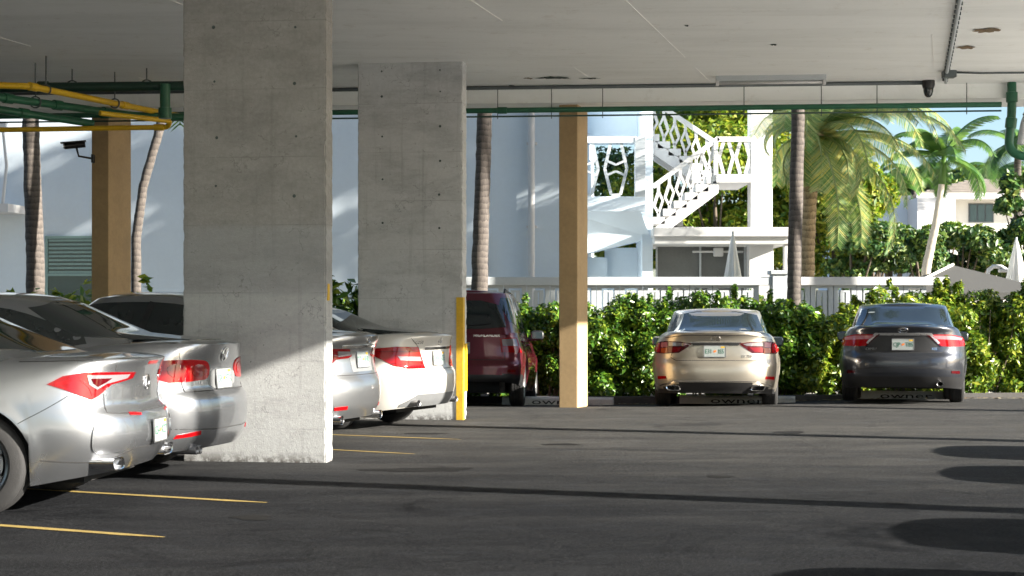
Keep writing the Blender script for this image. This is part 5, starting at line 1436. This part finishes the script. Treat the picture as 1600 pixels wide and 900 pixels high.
def umbrella(px, pyt, pyb, Y, wpx, label):
    X, Zt = at(px, pyt, Y); _, Zb = at(px, pyb, Y); r = wpx * Y / 2600 / 2
    root = empty('closed_umbrella', (X, Y, GZ)); tag(root, label, 'umbrella', 'closed white umbrellas')
    mb = MB(); n = 40; hts = np.linspace(0, 1, 9); vs = []; fs = []
    for h_ in hts:
        for k in range(n):
            a = 2 * math.pi * k / n
            rr = r * (0.10 + .90 * (1 - h_) ** .8) * (1 + .20 * (1 - h_) * math.cos(8 * a)); zz = Zb + (Zt - Zb) * h_ - GZ + (.03 * math.cos(8 * a) if h_ == 0 else 0)
            vs.append((rr * math.cos(a), rr * math.sin(a), zz))
    for i in range(8):
        for k in range(n): fs.append((i * n + k, i * n + (k + 1) % n, (i + 1) * n + (k + 1) % n, (i + 1) * n + k))
    mb.add(vs, fs); mb.build('canvas', M['canvas'], root, True)
    mb = MB(); mb.tube([(0, 0, 0), (0, 0, Zt - GZ + .05)], .024, 10); mb.build('pole', M['rail_paint'], root, True)
    mb = MB(); mb.lathe([(0, 0), (.25, 0), (.25, .06), (.04, .09), (.03, .2)], 20); mb.build('base', M['rail_paint'], root, True, 40)
umbrella(1145, 365, 440, 36.5, 25, 'closed white umbrella standing in front of the stair building screen')
umbrella(1588, 374, 442, 39.0, 30, 'closed white umbrella near the right edge above the grey canopy')
# white curled slide by the umbrella
sl = empty('white_curved_lamp', (at(1565, 420, 39)[0], 39.3, GZ)); tag(sl, 'white curled pool lamp post beside the right closed umbrella', 'lamp')
zc = at(0, 425, 39)[1] - GZ
mb = MB(); mb.tube([(-.25, 0, 0), (-.25, 0, zc - .1), (-.22, 0, zc + .05), (-.1, 0, zc + .14), (.08, 0, zc + .13), (.2, 0, zc + .05)], .05, 10); mb.build('post', M['white_trim'], sl, True)
mb = MB(); mb.box((.02, -.08, zc), (.26, .08, zc + .08), .02); mb.build('shade', M['white_trim'], sl)

# ================================================================== plants
def leaf_cloud(centres, n, size, seed, flat=.5, shape='leaf', shell=.65):
    """n bent leaves scattered in ellipsoids (cx,cy,cz,rx,ry,rz)"""
    rg = np.random.default_rng(seed); cs = np.array(centres, float)
    vol = cs[:, 3] * cs[:, 4] * cs[:, 5]; vol = vol ** .75; idx = rg.choice(len(cs), n, p=vol / vol.sum())
    d = rg.normal(size=(n, 3)); d /= np.linalg.norm(d, axis=1)[:, None]
    r = np.where(rg.random(n) < shell, rg.uniform(.78, 1.06, n), rg.uniform(.2, .9, n))
    P = cs[idx, :3] + d * r[:, None] * cs[idx, 3:]
    nor = d * .7 + rg.normal(size=(n, 3)) * .6 + np.array([0, 0, flat]); nor /= np.linalg.norm(nor, axis=1)[:, None]
    tn_ = np.cross(nor, rg.normal(size=(n, 3))); tn_ /= np.linalg.norm(tn_, axis=1)[:, None]
    bt = np.cross(nor, tn_); s_ = size * rg.uniform(.45, 1.6, n)[:, None]
    a = P - tn_ * s_; b_ = P + bt * s_ * .42 + nor * s_ * .10; c_ = P + tn_ * s_; e = P - bt * s_ * .42 + nor * s_ * .10
    vs = np.stack([a, b_, c_, e], 1).reshape(-1, 3)
    i = np.arange(n)[:, None] * 4
    fs = np.concatenate([i + [0, 1, 2], i + [0, 2, 3]], 0)
    return vs, fs
def np_mesh(name, vs, fs, mat, parent=None):
    me = bpy.data.meshes.new(name); me.vertices.add(len(vs)); me.vertices.foreach_set('co', np.asarray(vs, np.float32).ravel())
    me.loops.add(len(fs) * 3); me.loops.foreach_set('vertex_index', np.asarray(fs, np.int32).ravel())
    me.polygons.add(len(fs)); me.polygons.foreach_set('loop_start', np.arange(0, len(fs) * 3, 3, dtype=np.int32)); me.polygons.foreach_set('loop_total', np.full(len(fs), 3, np.int32))
    me.materials.append(mat); me.update(calc_edges=True); me.validate()
    o = bpy.data.objects.new(name, me); C.objects.link(o)
    if parent: o.parent = parent
    if name in ('foliage', 'shoots', 'crown', 'blossom'): o['kind'] = 'stuff'
    return o

def shrub(x, y, rx, ry, top, n, seed, label, mat='hedge_leaf', size=.065, group='hedge shrubs along the back of the bays', base=None, blossom=0, name='hedge_shrub', cat='shrub'):
    g = ground_z(x, y) + .04 if base is None else base
    root = empty(name, (x, y, g)); tag(root, label, cat, group)
    rg = random.Random(seed); h = top - g
    cs = []
    for k in range(34):
        cz = (.10 + .80 * ((k * .618) % 1.0)) * h
        cs.append((((k + .5) / 34 * 2 - 1) * rx * .98, rg.uniform(-.6, .6) * ry, cz, rg.uniform(.20, .34) * rx, rg.uniform(.35, .6) * ry, rg.uniform(.10, .19) * h))
    vs, fs = leaf_cloud(cs, n, size, seed)
    vs[:, 2] = np.maximum(vs[:, 2], .02)
    np_mesh('foliage', vs, fs, M[mat], root)
    # a few shoots standing proud of the top
    sh = []
    for k in range(9):
        px_ = rg.uniform(-1, 1) * rx * .95; py_ = rg.uniform(-.5, .5) * ry; zz = h * rg.uniform(.85, 1.06)
        sh.append((px_, py_, zz, .05, .05, .12))
    vs, fs = leaf_cloud(sh, max(80, n // 30), size, seed + 50, .8, shell=.3); np_mesh('shoots', vs, fs, M[mat], root)
    for k in range(7):
        a = rg.uniform(-.7, .7) * rx; b_ = rg.uniform(-.4, .4) * ry
        mb = MB(); mb.tube([(a * .4, b_ * .4, 0), (a * .8, b_, h * .4), (a, b_ * 1.2, h * .8)], [.018, .013, .005], 5); mb.build('stem', M['bark'], root)
    if blossom:
        vs, fs = leaf_cloud([(c_[0], c_[1] - .12, c_[2], c_[3], c_[4], c_[5]) for c_ in cs[:4]], blossom, .035, seed + 9, .6, shell=1); np_mesh('blossom', vs, fs, M['blossom'], root)
    return root
hd = [(-3.2, 28.9, 1.25, 1.50, 'left end of the hedge glimpsed behind the white sedan'), (-1.3, 29.2, 1.0, 1.45, 'hedge shrub hidden behind the maroon vehicle'),
      (0.55, 29.25, .75, 1.50, 'leafy hedge shrub between the maroon vehicle and the tan column'), (1.72, 29.2, .85, 1.52, 'leafy hedge shrub between the tan column and the gold sedan, with orange blossom'),
      (3.05, 29.4, 1.0, 1.62, 'leafy hedge shrub directly behind the gold sedan roof'), (4.55, 29.35, .8, 1.56, 'leafy hedge shrub right of the gold sedan, in front of the grey palm trunk'),
      (5.75, 29.4, .85, 1.40, 'leafy hedge shrub left of the charcoal sedan'), (7.0, 29.7, 1.0, 1.74, 'sunlit hedge shrub directly behind the charcoal sedan roof'),
      (8.35, 29.7, .95, 1.76, 'sunlit yellow-green hedge shrub right of the charcoal sedan'), (9.75, 29.8, .95, 1.74, 'sunlit hedge shrub at the right edge of the picture')]
for i, (x, y, rx, top, lab) in enumerate(hd):
    shrub(x, y, rx, .62, top, 24000 if x > -1.5 else 5000, 100 + i, lab, size=.048, blossom=10 if i == 3 else 0, mat='hedge_sunlit' if i >= 6 else 'hedge_leaf')
shrub(-2.35, 24.9, .55, .4, 1.75, 900, 150, 'small leafy shrub glimpsed over the white sedan roof', size=.09, group=None)
shrub(-7.2, 27.5, 1.3, .6, 1.75, 1800, 151, 'yellow-green shrub glimpsed over the silver sedan roofs at far left', mat='yellow_leaf', size=.09, group=None)

def palm_crown(root, top, n, length, droop, leaf_len, mat, seed, wid=.03, up=.6, name='frond', leaflets=44, spread=(0, 2 * math.pi)):
    rg = random.Random(seed); top = Vector(top)
    for k in range(n):
        az = spread[0] + (spread[1] - spread[0]) * (k + rg.uniform(-.3, .3)) / n; el = up * rg.uniform(-.25, 1.15)
        Lf = length * rg.uniform(.82, 1.1); dr = droop * rg.uniform(.75, 1.25)
        h = Vector((math.cos(az), math.sin(az), 0)); pts = []; p = top.copy(); ang = el; m_ = 14
        for i in range(m_ + 1):
            pts.append(p.copy()); ang -= dr / m_ * (.4 + 1.2 * i / m_)
            p = p + (h * math.cos(ang) + Vector((0, 0, 1)) * math.sin(ang)) * (Lf / m_)
        vs = []; fs = []
        sd0 = Vector((-h.y, h.x, 0))
        for i in range(leaflets):
            f = .08 + .92 * (i + .5) / leaflets; j = min(m_ - 1, int(f * m_)); u_ = f * m_ - j
            c_ = pts[j].lerp(pts[j + 1], u_); d = (pts[j + 1] - pts[j]).normalized(); nrm = sd0.cross(d).normalized()
            ll = leaf_len * (math.sin(math.pi * min(1, .12 + f * .85)) ** .6 + .15) * rg.uniform(.85, 1.1)
            for s_ in (-1, 1):
                tip = c_ + (sd0 * s_ * .80 + d * .55 + nrm * .10 - Vector((0, 0, .28))).normalized() * ll
                mid = c_.lerp(tip, .5) + nrm * .02; w_ = d * wid
                n0 = len(vs); vs += [c_ - w_ * .4, c_ + w_ * .6, mid + w_ * .7, mid - w_ * .5, tip]
                fs += [(n0, n0 + 1, n0 + 2), (n0, n0 + 2, n0 + 3), (n0 + 3, n0 + 2, n0 + 4)]
        o = np_mesh(name, np.array([v_[:] for v_ in vs]), np.array(fs), M[mat], root)
        mb = MB(); mb.tube(pts, [.028 * (1 - .85 * i / m_) + .004 for i in range(m_ + 1)], 5); mb.build('midrib', M[mat], o, True)
def trunk(root, path, radii, mat, n=14, rings=True):
    """tapering trunk with leaf-scar rings"""
    P3 = [Vector(p) for p in path]; out = []; rr = []
    k = 60
    for i in range(k + 1):
        f = i / k * (len(P3) - 1); j = min(len(P3) - 2, int(f)); u_ = f - j
        out.append(P3[j].lerp(P3[j + 1], u_) + Vector((random.uniform(-1, 1), random.uniform(-1, 1), 0)) * radii[0] * .04)
        r_ = radii[j] + (radii[j + 1] - radii[j]) * u_; rr.append(r_ * random.uniform(.965, 1.035))
    mb = MB(); mb.tube(out, rr, n); mb.build('trunk', M[mat], root, True)
def palm(x, y, tops, label, radii, mat, crown=None, name='palm_tree'):
    root = empty(name, (x, y, ground_z(x, y))); tag(root, label, 'palm tree', 'palm trees beyond the car park')
    g = ground_z(x, y); path = [(0, 0, 0)] + [(a - x, b_ - y, c_ - g) for a, b_, c_ in tops]
    trunk(root, path, radii, mat)
    if crown: palm_crown(root, path[-1], **crown)
    return root
cr = dict(n=15, length=2.9, droop=1.5, leaf_len=.62, mat='palm_leaf', wid=.035, leaflets=36)
def tp(px, py, Y): X, Z = at(px, py, Y); return (X, Y, Z)
b = at(747, 487, 30.6); palm(b[0], 30.6, [tp(750, 400, 30.6), tp(757, 190, 30.6), tp(760, -60, 30.6)], 'dark rough palm trunk just right of the pale pier', [.17, .15, .14, .12], 'palm_dark', dict(cr, seed=1))
b = at(1240, 487, 30.9); palm(b[0], 30.9, [tp(1241, 430, 30.9), tp(1247, 200, 30.9), tp(1250, -80, 30.9)], 'tall straight grey palm trunk behind the hedge right of the gold sedan', [.145, .13, .125, .11], 'palm_dark', dict(cr, seed=2))
b = at(57, 487, 30.6); palm(b[0], 30.6, [tp(55, 400, 30.6), tp(48, 200, 30.6), tp(44, -70, 30.6)], 'dark palm trunk at far left, left of the tan column', [.18, .165, .15, .12], 'palm_dark', dict(cr, seed=3))
b = at(212, 487, 29.6); palm(b[0], 29.6, [tp(213, 370, 29.6), tp(224, 290, 29.6), tp(250, 200, 29.6), tp(285, 0, 29.6)], 'thin dark leaning palm trunk between the tan column and the grey pier', [.095, .085, .08, .08, .07], 'palm_dark', dict(cr, seed=4))
# date palm with drooping pale fronds
Y = 36.0; b = at(1258, 487, Y); dp = palm(b[0], Y, [tp(1260, 400, Y), tp(1264, 300, Y), tp(1268, 236, Y)], 'stout brown date palm with long drooping pale fronds', [.20, .175, .175, .20], 'palm_brown')
g_ = GZ; topd = Vector(tp(1268, 215, Y)) - Vector((b[0], Y, ground_z(b[0], Y)))
palm_crown(dp, topd, 28, 3.5, 1.75, .46, 'date_leaf', 21, .026, .95, leaflets=64, spread=(-1.9, 2.0))
palm_crown(dp, topd, 9, 2.2, 3.0, .40, 'date_leaf', 22, .026, .30, leaflets=56, spread=(-2.3, 1.2))
palm_crown(dp, topd, 6, 1.5, 2.6, .36, 'date_leaf', 23, .026, .9, leaflets=44, spread=(2.2, 4.2))
mb = MB(); mb.lathe([(.18, -.35), (.26, -.15), (.30, .05), (.20, .3), (0, .4)], 14, 'z', tuple(topd)); mb.build('crown_boss', M['palm_brown'], dp, True)
# slender Christmas palm, leaning right
Y = 42.0; b = at(1444, 440, Y); ap = palm(b[0], Y, [tp(1447, 420, Y), tp(1462, 350, Y), tp(1472, 285, Y)], 'slender leaning pale palm with feathery green fronds at right', [.12, .115, .095, .075], 'trunk_pale')
o3 = Vector((b[0], Y, ground_z(b[0], Y)))
mb = MB(); mb.tube([Vector(tp(1472, 288, Y)) - o3, Vector(tp(1474, 262, Y)) - o3, Vector(tp(1475, 240, Y)) - o3], [.095, .085, .05], 12); mb.build('crownshaft', M['palm_leaf'], ap, True)
palm_crown(ap, Vector(tp(1475, 244, Y)) - o3, 12, 1.7, 1.5, .42, 'palm_leaf', 31, .05, 1.15, leaflets=26)
for (px, py, Yp, ln, sd, lab) in ((1394, 292, 66, 1.5, 41, 'small distant palm above the white flat-roofed house'), (1428, 268, 80, 1.8, 42, 'distant palm half hidden behind the date palm fronds'),
                              (1556, 268, 84, 2.2, 43, 'distant palm behind the cream house roof'), (1590, 225, 60, 2.2, 44, 'palm crown at the right edge beside the drain pipe')):
    X, Z = at(px, py, Yp); root = palm(X, Yp, [(X, Yp, Z)], lab, [.16, .12], 'palm_dark'); palm_crown(root, (0, 0, Z - ground_z(X, Yp)), 16, ln, 1.7, .5, 'palm_leaf', sd, .05, .9, leaflets=26)

def tree(px, py, Y, rx, rz, n, mat, seed, label, name='broadleaf_tree', size=.16, group='trees behind the pool', lobes=16, cat='tree', yscale=.8):
    X, Z = at(px, py, Y); g = ground_z(X, Y); root = empty(name, (X, Y, g)); tag(root, label, cat, group)
    zc_ = Z - g; rg = random.Random(seed)
    trp = [(0, 0, 0), (rg.uniform(-.1, .1), 0, zc_ * .4), (rg.uniform(-.2, .2), 0, zc_)]
    mb = MB(); mb.tube(trp, [.05 * rz + .06, .04 * rz + .05, .03], 10)
    cs = []
    for k in range(lobes):
        a = rg.uniform(0, 2 * math.pi); e = rg.uniform(-1, 1); r_ = math.sqrt(1 - e * e * .9) * rg.uniform(.5, .92)
        c_ = (rx * r_ * math.cos(a), rx * yscale * r_ * math.sin(a), zc_ + rz * .8 * e); s_ = rg.uniform(.24, .42)
        cs.append((*c_, rx * s_, rx * s_ * yscale, rz * s_ * .8))
        if k % 2 == 0: mb.tube([(0, 0, zc_ * .45), (c_[0] * .5, c_[1] * .5, (zc_ * .5 + c_[2]) / 2), c_], [.05, .035, .012], 5)
    mb.build('trunk', M['bark'], root, True)
    vs, fs = leaf_cloud(cs, n, size, seed, .4, shell=.6); vs[:, 2] = np.maximum(vs[:, 2], .05)
    np_mesh('crown', vs, fs, M[mat], root)
for i, a in enumerate([(1120, 300, 47, 2.7, 2.4, 9000, 'yellow_leaf', 'yellow-green tree filling the gap below the stair landing'),
          (1110, 190, 49, 2.6, 1.6, 6000, 'yellow_leaf', 'yellow-green tree crown showing above the stair railing'),
          (1235, 250, 48, 2.2, 3.4, 9000, 'yellow_leaf', 'tall yellow-green tree behind the white pillar and grey palm trunk'),
          (1300, 345, 46, 1.5, 1.9, 6000, 'yellow_leaf', 'bushy yellow-green tree right of the date palm trunk'),
          (1060, 235, 52, 1.6, 2.6, 4000, 'dark_leaf', 'dark tree glimpsed behind the stair flights'),
          (990, 300, 50, 1.5, 1.6, 2500, 'dark_leaf', 'dark shrubby tree glimpsed through the balcony opening'),
          (985, 410, 48, 1.2, .9, 2500, 'yellow_leaf', 'yellow-green shrub glimpsed through the doorway under the balcony'),
          (1215, 410, 49, 1.0, 1.0, 2000, 'yellow_leaf', 'yellow-green shrub glimpsed beside the canopy post')]):
    tree(a[0], a[1], a[2], a[3], a[4], int(a[5] * 2.2), a[6], 300 + i, a[7], size=.095)
sb = [(1335, 395, 44, 1.2, .75, 'dark green garden shrub right of the date palm trunk'), (1390, 392, 45, 1.3, .75, 'broad dark green garden shrub below the white house'),
      (1440, 395, 44, 1.0, .7, 'dark green garden shrub behind the leaning palm trunk'), (1500, 398, 45, 1.3, .72, 'dark green garden shrub below the cream house window'),
      (1555, 398, 46, 1.1, .75, 'dark green garden shrub left of the right umbrella'), (1600, 385, 45, .9, .9, 'dark green garden shrub at the right edge'),
      (1365, 365, 48, 1.0, .42, 'lighter green shrub top in front of the white house wall'), (1475, 368, 48, .9, .38, 'light green shrub top in front of the cream house')]
for i, (px, py, Y, rx, rz, lab) in enumerate(sb):
    tree(px, py, Y, rx, rz, 8500, 'dark_leaf' if i < 6 else 'hedge_leaf', 400 + i, lab, 'garden_shrub', .08, 'garden shrubs beyond the balustrade', 14, 'shrub')
tree(1600, 318, 50, .75, 1.0, 2600, 'dark_leaf', 420, 'dark blue-green tree at the right edge beside the cream house', size=.12)
for i, (px, Y, h_) in enumerate([(1390, 95, 1.1), (1500, 110, 1.6), (1560, 100, 1.4), (1640, 105, 1.7), (1320, 100, 1.5)]):
    tree(px, 300, Y, 4.0, h_, 2600, 'dark_leaf', 440 + i, ['distant tree line left of the leaning palm', 'distant tree right of the leaning palm crown', 'distant tree behind the cream house roof ridge', 'distant tree beyond the right edge of the picture', 'distant tree behind the date palm fronds'][i], size=.3)
# leaf litter along the kerb
rg = np.random.default_rng(77); vsl = []; fsl = []
for k in range(900):
    x_ = rg.uniform(-2, 11); y_ = 28.2 + max(0, x_ - 3) * .05 - abs(rg.normal(0, .9)) + .25
    z_ = ground_z(x_, y_) + .012; a_ = rg.uniform(0, 6.3); s_ = rg.uniform(.02, .05); n0 = len(vsl)
    for j in range(4):
        r_ = s_ * (1 if j % 2 == 0 else .45); vsl.append((x_ + r_ * math.cos(a_ + j * math.pi / 2), y_ + r_ * math.sin(a_ + j * math.pi / 2), z_ + rg.uniform(0, .015)))
    fsl += [(n0, n0 + 1, n0 + 2), (n0, n0 + 2, n0 + 3)]
M['dry_leaf'] = m_leaf('dry_leaf', [(0.10, 0.06, 0.025), (0.20, 0.14, 0.06), (0.30, 0.25, 0.16), (0.07, 0.10, 0.02)], .1, .8)
tag(np_mesh('fallen_leaves', np.array(vsl), np.array(fsl), M['dry_leaf']), 'dry leaf litter scattered along the kerb under the hedge', 'leaves', kind='stuff')
# unseen trees added on the right so their shadows dapple the pale building
for i, (X, Y, Z, rx, rz, n_) in enumerate([(13.0, 28.2, 11.5, 2.6, 3.0, 1700), (13.0, 30.4, 9.8, 2.5, 3.2, 1900), (13.2, 32.6, 7.6, 2.4, 3.0, 2000), (12.6, 26.2, 13.2, 2.2, 2.4, 1200)]):
    tree(800 + X * 2600 / Y, 487 - (Z - 1.35) * 2600 / Y, Y, rx, rz, n_, 'dark_leaf', 500 + i, 'tall unseen tree added for dappled shade beyond the right edge, ' + ['opposite the hedge', 'behind the hedge line', 'level with the balustrade', 'nearest the car park'][i], 'added_shade_tree', .26, 'unseen trees added to dapple the pale building', 20)
for i, (X, lab) in enumerate([(5.4, 'low dark shrub behind the balustrade left of its right half'), (6.6, 'low dark shrub behind the middle of the right balustrade'), (7.8, 'low dark shrub behind the right end of the balustrade')]):
    shrub(X, 34.3, .75, .4, 1.75, 1500, 560 + i, lab, 'dark_leaf', .10, 'shrubs behind the balustrade', name='garden_shrub')
print('objects', len(bpy.data.objects))
